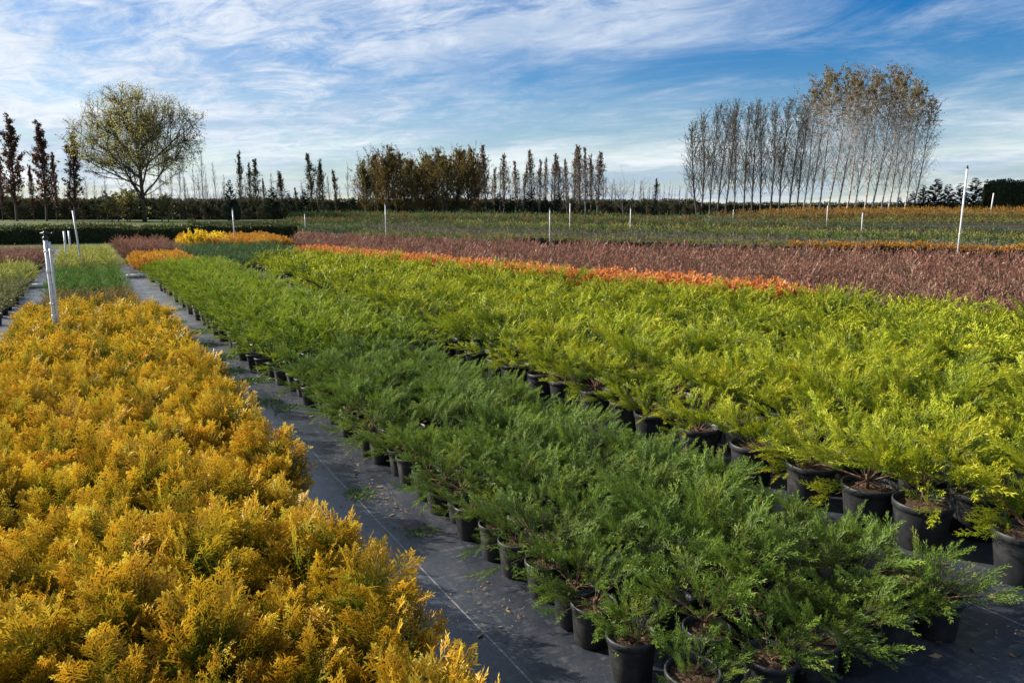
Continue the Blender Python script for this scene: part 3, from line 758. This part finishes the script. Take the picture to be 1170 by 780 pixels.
for k, (F, mk_) in enumerate(((55, 'sage'), (58.5, 'rust'), (62.5, 'rust'), (65.5, 'amber'), (69, 'rust'))):
    pts = []
    for F2 in (F, F + .9):
        a0, a1 = at(790 + 25 * k, F2), at(1190, F2); L = math.hypot(a1[0] - a0[0], a1[1] - a0[1])
        pts += [(a0[0] + (a1[0] - a0[0]) * q / L, a0[1] + (a1[1] - a0[1]) * q / L + rng.normal(0, .08)) for q in np.arange(.3, L, .7)]
    bulk('autumn_shrub_bed', f"narrow autumn coloured bed at the far right, {nth(k)} from the front", 'mound', mk_, pts, 'shrub bed', 0, rng, (1.9, 2.6))

# ------------------------------------------------------------------ hedges
def hedge(name, label, a, b, depth, h, leafm, leaf=.07, dens=260, top_m=None, group=None):
    ax, ay = a; bx, by = b; L = math.hypot(bx - ax, by - ay); z0 = min(rise(ax, ay), rise(bx, by)) - .05
    root = empty(name, (ax, ay, z0), math.atan2(by - ay, bx - ax)); tag(root, label, 'hedge', group)
    mb = MB(); nx = max(2, int(L / .5)); r = np.random.default_rng(int(L * 77))
    top = h * (1 + r.normal(0, .045, nx + 1))
    V, F = [], []
    for i in range(nx + 1):
        x = L * i / nx; q = .08 + .02 * r.normal()
        V += [(x, q, 0), (x, .05 + q, top[i] - .1), (x, depth - .1, top[i] - .1), (x, depth - .08, 0)]
    for i in range(nx):
        for k in range(3): F.append((4 * i + k, 4 * i + k + 1, 4 * i + 5 + k, 4 * i + 4 + k))
    F += [(0, 1, 2, 3), (4 * nx + 3, 4 * nx + 2, 4 * nx + 1, 4 * nx)]
    mb.add(V, F); link('branches', mb.mesh('branches', M['core']), root)
    n = int(L * (2 * h + depth) * dens); u_ = r.uniform(0, 2 * h + depth, n); x = r.uniform(-.06, L + .06, n)
    y = np.where(u_ < h, 0, np.where(u_ < h + depth, u_ - h, depth)); z = np.where(u_ < h, u_, np.where(u_ < h + depth, h, 2 * h + depth - u_))
    z = z * np.interp(x, np.linspace(0, L, nx + 1), top / h)
    P = np.stack([x, y, z], 1) + r.normal(0, .065, (n, 3)) + np.stack([np.zeros(n), .06 * np.sin(x * 2.1), .04 * np.sin(x * 3.3 + 1)], 1)
    D = unit(r.normal(0, 1, (n, 3)) + [0, 0, .7]); N = unit(r.normal(0, 1, (n, 3)))
    Q = leaf_quads(P, D, N, r.uniform(.6, 1.5, n) * leaf * 1.5, r.uniform(.6, 1.2, n) * leaf * .5)
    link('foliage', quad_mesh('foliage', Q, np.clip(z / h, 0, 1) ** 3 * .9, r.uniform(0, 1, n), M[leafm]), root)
    return root
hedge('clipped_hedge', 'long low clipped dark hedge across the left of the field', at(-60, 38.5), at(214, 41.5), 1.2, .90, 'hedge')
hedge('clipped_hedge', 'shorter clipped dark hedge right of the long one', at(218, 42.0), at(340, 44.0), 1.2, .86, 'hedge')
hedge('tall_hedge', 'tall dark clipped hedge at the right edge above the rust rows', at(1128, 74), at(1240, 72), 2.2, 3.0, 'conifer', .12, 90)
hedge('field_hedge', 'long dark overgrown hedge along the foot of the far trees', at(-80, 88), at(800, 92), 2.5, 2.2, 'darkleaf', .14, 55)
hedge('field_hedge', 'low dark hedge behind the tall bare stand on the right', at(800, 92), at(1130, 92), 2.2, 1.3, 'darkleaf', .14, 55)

# ------------------------------------------------------------------ trees
def curve(p, d, L, n, rng, bend=np.zeros(3), wob=.06):
    pts = [np.array(p, float)]; d = unit(np.array(d, float))
    for k in range(n):
        d = unit(d + bend / n + rng.normal(0, wob, 3)); pts.append(pts[-1] + d * L / n)
    return np.array(pts)
def leaf_cloud(rng, P, sz, spread):
    n = len(P); P = P + rng.normal(0, spread, (n, 3))
    D = unit(rng.normal(0, 1, (n, 3))); N = unit(rng.normal(0, 1, (n, 3)))
    return leaf_quads(P, D, N, rng.uniform(.7, 1.3, n) * sz, rng.uniform(.25, .42, n) * sz)
def on_curves(rng, curves, n, lo=.25):
    out = []
    L = np.array([len(c) for c in curves])
    for _ in range(n):
        c = curves[rng.integers(len(curves))]; f = rng.uniform(lo, 1) * (len(c) - 1); k = min(int(f), len(c) - 2)
        out.append(c[k] + (c[k + 1] - c[k]) * (f - k))
    return np.array(out)

def tree_meshes(seed, H, cb, wfn, nb, ang, up, twigs, leaves, lsz, tr, bk, lm, lean=0.0, droop=0.0, top_only=0.0, tw=.014, wob=.02, multi=1):
    """generic upright tree: trunk with limbs, crown of twigs and leaves.  H height, cb crown base fraction, wfn(q) crown half width"""
    rng = np.random.default_rng(seed); T = MB(); K = MB(); tips = []
    for mtr in range(multi):
        off = np.array([rng.normal(0, .25), rng.normal(0, .25), 0]) if multi > 1 else np.zeros(3)
        HH = H * (1 if mtr == 0 else rng.uniform(.7, .97))
        tk = curve(off, (lean + rng.normal(0, .03), rng.normal(0, .03), 1), HH, 10, rng, np.array([0, 0, .25]), wob)
        T.tube(np.vstack([tk[0] - [0, 0, .2], tk]), tr * 1.15, tw, 8, 0, True, .9)
        for b in range(nb):
            q = cb + (0.97 - cb) * ((b + rng.uniform(0, 1)) / nb); f = q * 10; k = min(int(f), 9); p = tk[k] + (tk[k + 1] - tk[k]) * (f - k)
            az = b * 2.4 + rng.uniform(-.6, .6); a = R(rng.uniform(*ang))
            d = np.array([math.cos(az) * math.sin(a), math.sin(az) * math.sin(a), math.cos(a)])
            L = wfn((q - cb) / (1 - cb)) * H * rng.uniform(.7, 1.15) / max(math.sin(a), .45)
            c = curve(p, d, L, 5, rng, np.array([0, 0, up]), .07)
            (T if L > .12 * H else K).tube(c, max(tr * .28 * (1 - q * .7), tw), tw * .5, 4, 0, False); tips.append(c)
            for w in range(twigs):
                f = rng.uniform(.2, 1) * 5; k = min(int(f), 4); p2 = c[k] + (c[k + 1] - c[k]) * (f - k)
                d2 = unit(unit(c[k + 1] - c[k]) + rng.normal(0, .55, 3) + [0, 0, -droop]); l2 = L * rng.uniform(.25, .55)
                c2 = curve(p2, d2, l2, 3, rng, np.array([0, 0, up * .6 - droop]), .1); K.tube(c2, tw * .75, tw * .3, 3, 0, False); tips.append(c2)
    if leaves:
        wts = rng.uniform(0, 1, len(tips)) ** 2.2 if top_only else np.ones(len(tips))
        P = on_curves(rng, [tips[i] for i in rng.choice(len(tips), len(tips), p=wts / wts.sum())], leaves)
        if top_only:
            keep = rng.uniform(0, 1, len(P)) < np.clip((P[:, 2] / H - top_only) / (.9 - top_only), .07, 1) ** 1.3
            P = P[keep]
        Q = leaf_cloud(rng, P, lsz, lsz * .3); nv = len(Q)
        fK = len(K.f); K.quads(Q, 1)
    trunk = T.mesh('trunk', [M[bk]])
    crown = K.mesh('crown', [M[bk], M[lm]])
    n = len(crown.polygons); ti = np.ones(n); rd = rng.uniform(0, 1, n)
    for nm, ar in (('tip', ti), ('rnd', rd)):
        A = crown.attributes.new(nm, 'FLOAT', 'FACE'); A.data.foreach_set('value', ar.astype(np.float32))
    return trunk, crown

TM = {}
def kind_tree(kind, v):
    if (kind, v) in TM: return TM[kind, v]
    s = 500 + v * 31 + sum(map(ord, kind))
    col_ = lambda w: (lambda q: w * (0.35 + 0.65 * math.sin(min(1, q * 1.15 + .12) * math.pi) ** .7))
    if kind == 'red': r = tree_meshes(s, 9, .12, col_(.095), 60, (14, 32), .5, 5, 4200, .17, .10, 'bark', 'redleaf')
    if kind == 'slim': r = tree_meshes(s, 8, .12, col_(.10), 60, (10, 28), .5, 6, 2200, .15, .07, 'bark', 'darkleaf')
    if kind == 'bare': r = tree_meshes(s, 8, .18, col_(.085), 34, (14, 32), .5, 5, 60, .12, .055, 'greybark', 'darkleaf', tw=.014)
    if kind == 'horn': r = tree_meshes(s, 8, .10, col_(.23), 58, (16, 42), .4, 6, 8500, .16, .11, 'bark', 'brnleaf', multi=2)
    if kind == 'oak': r = tree_meshes(s, 8, .12, col_(.10), 64, (10, 28), .5, 6, 2100, .13, .10, 'greybark', 'oakleaf')
    if kind == 'grey': r = tree_meshes(s, 12, .13, lambda q: .11 * (1 - q) ** .6 + .045, 54, (12, 34), .55, 8, 1500, .12, .11, 'bark', 'darkleaf', lean=(-.14 if v == 4 else .01), tw=.018)
    if kind == 'birch': r = tree_meshes(s, 15, .14, lambda q: .05 + .085 * math.sin(min(1, q * 1.05 + .12) * math.pi) ** .8, 70, (18, 40), .30, 9, 4800, .15, .11, 'birchbark', 'birleaf', lean=.10, droop=.35, top_only=.52, tw=.015)
    if kind == 'spread': r = tree_meshes(s, 8, .14, lambda q: .95 * (1 - .8 * q), 30, (28, 55), .5, 11, 0, .12, .14, 'greybark', 'darkleaf', tw=.018, wob=.06)
    if kind == 'sapling': r = tree_meshes(s, 5, .2, col_(.06), 20, (12, 26), .4, 4, 0, .1, .035, 'greybark', 'darkleaf', tw=.013)
    if kind == 'shrub': r = tree_meshes(s, 2.4, .05, lambda q: .34 * (1 - .5 * q), 40, (20, 60), .3, 5, 1500, .15, .04, 'bark', 'darkleaf', multi=2)
    if kind == 'yshrub': r = tree_meshes(s, 2.4, .05, lambda q: .34 * (1 - .5 * q), 40, (20, 60), .3, 5, 900, .13, .04, 'bark', 'yelleaf', multi=2)
    if kind == 'round': r = round_tree(s)
    if kind == 'spruce': r = spruce(s)
    TM[kind, v] = r; return r

def round_tree(seed):
    rng = np.random.default_rng(seed); T = MB(); K = MB(); tips = []; H = 12.5
    tk = curve((0, 0, -.2), (.0, 0, 1), 8.4, 10, rng, np.array([.1, 0, 0]), .03); T.tube(tk, .22, .08, 10)
    cen = np.array([.2, 0, 7.9]); rad = np.array([5.9, 5.6, 4.6])
    limbs = []
    def inside(p, s=1.0): return (((p - cen) / (rad * s)) ** 2).sum() < 1
    def grow(p, d, L, r, lev):
        c = curve(p, d, L, 6, rng, np.array([0, 0, .22]) if lev < 3 else np.array([0, 0, -.12]), .085)
        if lev > 1 and not inside(c[-1], 1.04):
            k = next((i for i in range(1, 7) if not inside(c[i], 1.03)), 6); c = c[:max(k, 2) + 1]
        (T if lev < 2 else K).tube(c, r, max(r * .45, .012), (8, 6, 4, 3, 3)[lev], 0, False)
        if lev >= 3: tips.append(c)
        if lev <= 2: limbs.append(c)
        if lev == 4: return
        for i in range((0, 8, 6, 5)[lev]):
            f = rng.uniform(.3, 1) * (len(c) - 1); k = min(int(f), len(c) - 2); q = c[k] + (c[k + 1] - c[k]) * (f - k)
            grow(q, unit(unit(c[k + 1] - c[k]) + rng.normal(0, .55, 3)), L * rng.uniform(.42, .62), r * .45, lev + 1)
    for i in range(16):
        az = i * 2.4; z = 2.0 + 6.2 * (i / 15) ** .9; a = R(np.interp(z, [2, 5, 8.2], [42, 50, 30]) * rng.uniform(.7, 1.25)); k = min(int(z / 8.4 * 10), 9)
        grow(tk[k], (math.cos(az) * math.sin(a), math.sin(az) * math.sin(a), math.cos(a)), rng.uniform(4.4, 6.2) * np.interp(z, [2, 8.2], [1.15, .62]), .10, 1)
    for i in range(7):
        az = i * .9 + .4; k = 1 + i % 3; grow(tk[k], (math.cos(az), math.sin(az), .30), rng.uniform(3.2, 4.6), .045, 2)
    base = np.concatenate(limbs)
    for i in range(430):                       # fill the crown out to its round outline
        d = unit(rng.normal(0, 1, 3)); q = cen + d * rad * rng.uniform(.55, 1.0) ** .6 * (1 + .05 * math.sin(5 * d[0] + 3 * d[1]))
        if q[2] < 4.6: continue
        dd = np.linalg.norm((base - q) * [1, 1, .8] + [0, 0, .6], axis=1); o = base[dd.argmin()]
        m1 = (o + q) / 2 + rng.normal(0, .15, 3) - [0, 0, .15]
        c = np.array([o, (o + m1) / 2 + rng.normal(0, .05, 3), m1, (m1 + q) / 2 + rng.normal(0, .08, 3), q]); K.tube(c, .028, .010, 3, 0, False)
        for w in range(4):
            p2 = c[rng.integers(2, 5)]; c2 = curve(p2, unit(q - o) + rng.normal(0, .7, 3), rng.uniform(.5, 1.1), 3, rng, np.zeros(3), .1)
            if inside(c2[-1], 1.06): K.tube(c2, .012, .006, 3, 0, False); tips.append(c2)
        tips.append(c[2:])
    P = on_curves(rng, tips, 21000, .1)
    keep = rng.uniform(0, 1, len(P)) < np.where(P[:, 2] > 5.0, 1, .4)
    K.quads(leaf_cloud(rng, P[keep], .14, .18), 1)
    trunk = T.mesh('trunk', [M['bark']]); crown = K.mesh('crown', [M['bark'], M['yelleaf']]); n = len(crown.polygons)
    for nm, ar in (('tip', np.ones(n)), ('rnd', rng.uniform(0, 1, n))):
        A = crown.attributes.new(nm, 'FLOAT', 'FACE'); A.data.foreach_set('value', ar.astype(np.float32))
    return trunk, crown

def spruce(seed):
    rng = np.random.default_rng(seed); T = MB(); H = 5.0
    tk = curve((0, 0, -.1), (0, 0, 1), H, 8, rng, np.zeros(3), .012); T.tube(tk, .07, .012, 7)
    Qs, rd = [], []
    lv = 19
    for w in range(lv):
        q = .07 + .90 * w / lv; z = q * H
        for b in range(rng.integers(5, 8)):
            az = rng.uniform(0, 6.28); L = (1 - q) * 1.9 * rng.uniform(.7, 1.15) + .16
            c = curve((0, 0, z), (math.cos(az), math.sin(az), .25 - .3 * (1 - q)), L, 5, rng, np.array([0, 0, .35]), .05)
            T.tube(c, .016, .006, 3, 0, False)
            n = int(60 * L) + 14; f = rng.uniform(.1, 1, n) * 5; k = np.minimum(f.astype(int), 4); P = c[k] + (c[k + 1] - c[k]) * (f - k)[:, None]
            dr = unit(c[-1] - c[0]); s = np.cross(dr, [0, 0, 1]); sg = rng.choice([-1, 1], n)[:, None]
            D = unit(dr * .7 + s * sg * rng.uniform(.3, 1, (n, 1)) + rng.normal(0, .15, (n, 3)) + [0, 0, -.15])
            N = unit(rng.normal(0, .5, (n, 3)) + [0, 0, 1]); l = rng.uniform(.12, .34, n) * min(1, L + .3)
            Qs.append(leaf_quads(P, D, N, l, l * .2))
    Q = np.concatenate(Qs); n = len(Q)
    return T.mesh('trunk', [M['bark']]), quad_mesh('crown', Q, rng.uniform(.3, 1, n), rng.uniform(0, 1, n), M['conifer'])

TOP = {}
def tree(kind, px, F, ytop, name, label, group=None, v=0, wide=1.0, rz=None, lean=0):
    x, y = at(px, F); z = rise(x, y)
    zt = EYE + (245 - ytop) * F / FPX * 1.0
    # height that reaches the surveyed top
    tr_, cr_ = kind_tree(kind, v)
    if (kind, v) not in TOP:
        co = np.empty(len(cr_.vertices) * 3, np.float32); cr_.vertices.foreach_get('co', co); TOP[kind, v] = float(np.percentile(co[2::3], 99.9))
    s = (zt - z) / TOP[kind, v]
    root = empty(name, (x, y, z), rng.uniform(0, 6.28) if rz is None else rz); root.scale = (s * wide, s * wide, s)
    tag(root, label, 'tree' if 'shrub' not in kind else 'shrub', group); link('trunk', tr_, root); link('crown', cr_, root); return root

hzn = [(k, px) for k, px in enumerate([12, 31, 47, 61, 76, 99, 118, 140, 176, 190, 211, 219, 229, 237, 246, 255, 270, 283, 301, 312, 319, 333, 347, 354, 377, 391, 406])]
for k, px in hzn:
    tree('bare', px, 92 + (k * 5) % 9, 198 + (k * 37) % 26, 'bare_tree', f"thin bare tree in the hazy row along the left horizon, {nth(k)} from the left", 'thin bare trees along the left horizon', k % 5, 1.3)
for k, px in enumerate([690, 697, 704, 721, 729, 736, 741, 749, 757, 765, 773, 781, 788]):
    tree('sapling', px, 94 + (k * 5) % 7, 204 + (k * 17) % 16, 'bare_sapling', f"thin bare sapling far behind the spreading tree, {nth(k)} from the left", 'bare saplings far behind the spreading tree', k % 4, 1.4)
for k, px in enumerate([428, 449, 472, 492, 515, 541, 561, 571, 583, 594, 603, 612, 621, 629, 644, 659, 674, 688]):
    tree('bare', px, 90 + (k * 5) % 7, 183 + (k * 29) % 22, 'bare_tree', f"thin bare tree behind the middle row, {nth(k)} from the left", 'thin bare trees behind the middle row', k % 5, 1.4)
g = 'red columnar trees at the left edge'
for k, (px, yt, F, w, lb) in enumerate(((4, 178, 76, .8, 'short dull red columnar tree cut by the left picture edge'), (20, 136, 72, 1.15, 'tallest dull red columnar tree near the left edge'),
        (40, 190, 78, .7, 'small dull red columnar tree between the two tallest at the left'), (54, 142, 73, 1.15, 'tall dull red columnar tree, middle of the three big ones'),
        (66, 176, 78, .7, 'small dull red columnar tree just left of the third big one'), (87, 154, 73, 1.15, 'dull red columnar tree nearest the big round tree'))):
    tree('red', px, F, yt, 'columnar_tree', lb, g, k % 4, w)
tree('round', 166, 70, 107, 'round_tree', 'large round crowned tree with thin yellow green leaves', None, 2, 1.02, 1.9)
bl = [(112, 205), (124, 200), (186, 190), (198, 188), (206, 182), (215, 195), (224, 190), (233, 172), (241, 196), (250, 186), (259, 200)]
for k, (px, yt) in enumerate(bl):
    tree('bare', px, 80 + (k * 7) % 6, yt, 'bare_tree', f"thin bare tree beside the big round tree, {nth(k)} from the left", 'thin bare trees round the big round tree', k % 4, .9)
sl = [(277, 175, .8), (287, 188, .8), (295, 184, 1.1), (304, 205, .8), (325, 197, 1.5), (341, 215, 1.0), (358, 178, 1.2), (366, 184, 1.1), (371, 190, .9), (386, 196, 1.0), (399, 187, .7)]
for k, (px, yt, w) in enumerate(sl):
    tree('slim' if k not in (10,) else 'bare', px, 76 + (k * 5) % 7, yt, 'slim_poplar', f"slim dark upright tree left of the brown leaved clump, {nth(k)} from the left", 'slim dark trees between the round tree and the brown clump', k % 4, w)
hn = [(420, 180), (432, 172), (444, 168), (455, 174), (466, 181), (476, 186), (488, 173), (498, 171), (509, 178), (523, 170), (535, 166), (546, 182)]
for k, (px, yt) in enumerate(hn):
    tree('horn', px, 70 + (k * 5) % 8, yt, 'hornbeam_tree', f"brown olive leaved tree of the dense middle clump, {nth(k)} from the left", 'brown leaved trees of the dense middle clump', k % 5, 1.0)
ok = [(556, 168, 1.0), (565, 193, .9), (576, 178, 1.1), (590, 186, 1.1), (597, 190, .9), (609, 173, 1.0), (616, 184, .8), (623, 182, .7), (633, 178, .9), (640, 180, 1.1), (648, 183, .8), (655, 173, .9),
      (662, 168, 1.2), (669, 171, .9), (675, 178, .9), (682, 176, 1.3)]
for k, (px, yt, w) in enumerate(ok):
    tree('oak', px, 73 + (k * 5) % 8, yt, 'columnar_oak', f"narrow dark columnar tree right of the brown clump, {nth(k)} from the left", 'narrow dark columnar trees in the middle row', k % 5, w)
tree('spread', 712, 74, 193, 'spreading_tree', 'bare spreading tree standing alone in the middle right', None, 0, 1.5)
for k, px in enumerate((731, 738, 745, 754, 762, 769, 776, 783)):
    tree('sapling', px, 82 + k % 3, 207 + (k * 7) % 9, 'bare_sapling', f"thin bare sapling between the spreading tree and tall stand, {nth(k)} from the left", 'bare saplings left of the tall stand', k % 3, 1.0)
tree('slim', 748, 74, 205, 'slim_poplar', 'small dark upright tree among the bare saplings', None, 1, 1.0)
gr = [(796, 138, 1.3), (801, 128, 1.0), (810, 122, .9), (819, 120, .95), (828, 117, .9), (838, 126, .8), (849, 122, .9), (858, 118, 1.0), (868, 119, .9), (879, 116, 1.0), (889, 116, 1.0), (900, 119, 1.0), (909, 122, .9)]
for k, (px, yt, w) in enumerate(gr):
    tree('grey', px, 74 + (k * 5) % 9, yt, 'bare_tree', f"slender grey bare tree of the tall stand, {nth(k)} from the left", 'slender grey trees of the tall stand', 4 if k == 0 else k % 4, 1.05 * w, -YAW + (0 if k == 0 else rng.uniform(-3, 3)))
bi = [(926, 92), (934, 84), (944, 82), (954, 80), (966, 88), (976, 82), (985, 88), (996, 84), (1004, 78), (1015, 88), (1023, 84), (1032, 92), (1042, 98), (1051, 110)]
for k, (px, yt) in enumerate(bi):
    tree('birch', px - 10, 74 + (k * 5) % 9, yt, 'birch_tree', f"tall birch with golden brown top leaves, {nth(k)} from the left of its stand", 'tall birches on the right', k % 5, .95, YAW * -1 + rng.uniform(-.3, .3))
spx = [(265, 207, 62, .55), (1040, 220, 76, .9), (1052, 213, 77, 1.0), (1066, 206, 76, 1.1), (1080, 212, 78, 1.1), (1094, 211, 76, 1.0), (1110, 205, 78, 1.1), (1122, 214, 80, 1.0), (1026, 226, 78, .8)]
for k, (px, yt, F, w) in enumerate(spx):
    tree('spruce', px, F, yt, 'spruce_tree', 'small lone spruce with open whorls behind the left hedge' if k == 0 else f"dark spruce between the birches and tall hedge, {nth(k - 1)} planted", None if k == 0 else 'dark spruces right of the birches', k % 4, w)
for k, i in enumerate(sorted(range(1, 9), key=lambda i: spx[i][0])):
    o = [q for q in col.objects if q.name.startswith('spruce_tree')][i]; o['label'] = f"dark spruce between the birches and tall hedge, {nth(k)} from the left"
sc_ = [(313, 215), (331, 222), (349, 218), (404, 226), (570, 222), (585, 224), (604, 219), (622, 226), (637, 221)]
for k, (px, yt) in enumerate(sc_):
    tree('spruce', px, 72 + k % 4, yt, 'young_spruce', f"young dark spruce at the foot of the tree row, {nth(k)} from the left", 'young spruces at the foot of the tree row', k % 4, .95)
for k, (px, yt) in enumerate(sorted(((14, 226), (33, 230), (72, 228), (100, 226), (118, 230), (205, 226), (222, 230), (238, 228), (262, 231), (250, 236), (283, 236), (318, 230), (356, 229), (410, 231), (656, 226), (690, 227), (706, 228), (726, 228), (792, 230), (300, 232), (336, 233), (372, 234), (392, 238), (646, 233), (662, 230), (680, 232), (698, 231), (716, 234), (732, 231), (742, 227), (756, 228), (770, 228), (784, 232), (798, 234), (816, 236), (829, 240), (843, 238), (858, 241), (872, 237), (887, 240), (901, 238), (915, 241), (930, 239), (946, 241), (961, 238), (977, 240), (992, 237), (1008, 240)))):
    tree('shrub', px, 76 + k % 5, yt, 'dark_shrub', f"dense dark bush at the foot of the far trees, {nth(k)} from the left", 'dark bushes at the foot of the far trees', k % 4, 1.5)
for k, (px, yt) in enumerate(((132, 226), (150, 214), (186, 218))):
    tree('yshrub', px, 68 + k, yt, 'yellow_shrub', f"pale yellow green bush under the big round tree, {nth(k)} from the left", 'pale bushes under the round tree', k % 3, 1.5)
# far wood beyond the left trees
r = np.random.default_rng(3); n = 9000
a0, a1 = at(-80, 260), at(420, 300); q = r.uniform(0, 1, n); hh = 6.0 + 1.6 * np.sin(q * 19) + .9 * np.sin(q * 47 + 1)
hh *= np.interp(q, [0, .7, 1], [1, .8, .45])
P = np.stack([a0[0] + (a1[0] - a0[0]) * q, a0[1] + (a1[1] - a0[1]) * q, 1.2 + hh * r.uniform(0, 1, n) ** .6], 1) + r.normal(0, 1.2, (n, 3)) * [1, 2, .3]
tag(link('far_wood', quad_mesh('far_wood', leaf_cloud(r, P, 1.5, .3), np.ones(n), r.uniform(0, 1, n), M['darkleaf'])), 'low dark wood far beyond the left trees', 'wood', None, 'stuff')

# ------------------------------------------------------------------ irrigation posts, pipes
def post(px, F, h, label, head=True, lean=(0, 0), rad=.025, m='pvc', double=False, group='white irrigation posts standing in the beds'):
    x, y = at(px, F); z = rise(x, y); root = empty('irrigation_post', (x, y, z), -YAW); root.rotation_euler = (lean[1], lean[0], -YAW); tag(root, label, 'post', group)
    mb = MB(); mb.tube([(0, 0, -.1), (0, 0, h * .5), (0, 0, h)], rad, rad, 12); link('pole', mb.mesh('pole', M[m]), root)
    if double:
        mb = MB(); mb.tube([(.045, -.01, .02), (.045, -.01, h * .6), (.047, -.01, h - .02)], .014, .014, 10); link('riser_pipe', mb.mesh('riser_pipe', M['pvc']), root)
        mb = MB()
        for zz_ in (.62, h - .14): mb.lathe([(.030, zz_), (.032, zz_), (.032, zz_ + .02), (.030, zz_ + .02)], 14); mb.tube([(0, -.03, zz_ + .01), (.045, -.026, zz_ + .01), (.062, -.01, zz_ + .01)], .004, .004, 6)
        link('strap', mb.mesh('strap', M['steel']), root)
    for zz_ in (h * .33, h * .72):
        mb = MB(); mb.lathe([(rad, zz_), (rad * 1.22, zz_ + .004), (rad * 1.22, zz_ + .05), (rad, zz_ + .054)], 14)
        link('coupling', mb.mesh('coupling', M['pvc' if m == 'pvc' else 'steel']), root)
    if head:
        mb = MB(); k = max(rad * 1.05, .02)
        mb.lathe([(0, h), (k * 1.15, h), (k * 1.15, h + .035), (k * .7, h + .04), (k * .6, h + .075), (k * .9, h + .08), (k * .5, h + .10), (0, h + .105)], 12)
        if double: mb.tube([(-.05, 0, h + .075), (.01, 0, h + .085), (.075, 0, h + .07)], .011, .008, 8); mb.tube([(.075, 0, h + .07), (.10, 0, h + .085)], .012, .012, 8)
        link('sprinkler_head', mb.mesh('sprinkler_head', M['blackplastic']), root)
    return root
post(62, 8.9, 1.36, 'white irrigation post with black sprinkler head at the left edge of the golden bed', True, (-.02, 0), .024, 'pvc', True)
post(1094.5, 24.5, 3.05, 'tall white post with black cap in the brown bed at right', True, (.02, 0), .030)
post(75, 23.5, 1.15, 'short white post in the left path, nearer of the two', False, (0, 0), .028)
post(80, 26.5, 1.1, 'short white post in the left path, farther of the two', False, (0, 0), .028)
post(93, 20.5, 1.75, 'thin grey leaning post in the green shrubs of the golden strip', False, (-.07, 0), .022, 'steel')
post(268, 36, 1.75, 'white post in front of the small lone spruce', True, (-.01, 0), .03)
post(349, 46, 1.25, 'white post just right of the clipped hedges', False, (0, 0), .027)
post(441, 38.5, 1.95, 'white post in front of the left side of the brown leaved clump', True, (0, 0), .024)
post(628, 36, 1.75, 'white post at the back of the brown bed before the narrow trees', True, (0, 0), .024)
post(651, 45, 1.85, 'thin white post before the last narrow trees', False, (0, 0), .03)
post(720, 46, 1.5, 'white post below the bare spreading tree', True, (0, 0), .03)
post(837, 58, .9, 'short white post below the grey stand', False, (0, 0), .027)
post(944, 52, 1.4, 'white post below the left birches', True, (0, 0), .03)
post(984, 43, 1.35, 'white post below the middle birches', False, (0, 0), .027)
post(1130, 66, 1.9, 'white post in front of the tall dark hedge', False, (.06, 0), .05)
def pipe(xa, xb, y, label):
    root = empty('water_pipe', (xa, y, .05)); tag(root, label, 'pipe')
    mb = MB(); mb.tube([(0, 0, 0), ((xb - xa) / 2, 0, .003), (xb - xa, 0, 0)], .05, .05, 12); link('pipe_body', mb.mesh('pipe_body', M['pvc']), root)
    mb = MB(); mb.tube([((xb - xa) * .47, 0, .0015), ((xb - xa) * .53, 0, .0015)], .058, .058, 12); link('coupling', mb.mesh('coupling', M['steel']), root)
pipe(.78, 1.40, 22.6, 'white pipe lying across the black path at its far end')
pipe(-1.3, -.72, 20.5, 'white pipe lying across the narrow left path')

# ------------------------------------------------------------------ weeds and litter on the fabric
wv = []
for i in range(4):
    r = np.random.default_rng(40 + i); n = 260
    a = r.uniform(0, 6.28, n); q = np.sqrt(r.uniform(0, 1, n)) * .16
    P = np.stack([q * np.cos(a) * 1.5, q * np.sin(a), np.full(n, .003)], 1); D = unit(r.normal(0, 1, (n, 3)) * [1, 1, .3] + [0, 0, .35]); N = unit(r.normal(0, .5, (n, 3)) + [0, 0, 1])
    wv.append(quad_mesh('weed_patch', leaf_quads(P, D, N, r.uniform(.02, .055, n), r.uniform(.004, .010, n)), r.uniform(.2, 1, n), r.uniform(0, 1, n), M['weed']))
WS = sorted([(1.30, 4.3, .55), (1.36, 7.9, 1.0), (1.22, 8.5, .9), (1.34, 9.4, 1.1), (1.24, 6.9, .9), (1.38, 6.6, .6), (1.18, 10.4, 1.0), (1.3, 11.6, 1.2), (1.12, 12.9, .8), (1.42, 3.6, .4), (1.02, 5.9, .5), (1.2, 14.6, 1.0), (1.05, 9.1, .5)], key=lambda q: q[1])
for k, (x, y, s) in enumerate(WS):
    tag(link('weed_patch', wv[k % 4], None, (x, y, .002), k * 1.3, (s, s, s)), f"flat green weed patch on the black path, {nth(k)} from the near end", 'weed', 'weed patches on the path')
r = np.random.default_rng(9); n = 2600
y = 1.2 + 9 * r.uniform(0, 1, n) ** 1.6; x = np.where(r.uniform(0, 1, n) < .62, 1.47 - np.abs(r.normal(0, .10, n)), r.uniform(.85, 1.5, n))
m_ = r.uniform(0, 1, n) < .25; x = np.where(m_, r.uniform(2.7, 3.5, n), x); y = np.where(m_, r.uniform(1.0, 3.0, n), y)
clump = np.sin(y * 5.1) + np.sin(y * 2.3 + x * 3) > -.3; x, y = x[clump], y[clump]; n = len(x)
P = np.stack([x, y, np.full(n, .006)], 1); D = unit(r.normal(0, 1, (n, 3)) * [1, 1, .15]); N = unit(r.normal(0, .35, (n, 3)) + [0, 0, 1])
L = r.uniform(.006, .022, n) * np.where(r.uniform(0, 1, n) < .08, 2.6, 1)
tag(link('plant_litter', quad_mesh('plant_litter', leaf_quads(P, D, N, L, L * r.uniform(.08, .3, n)), np.ones(n), r.uniform(0, 1, n), M['litter'])), 'dry needles and leaf bits scattered on the path', 'litter', None, 'stuff')
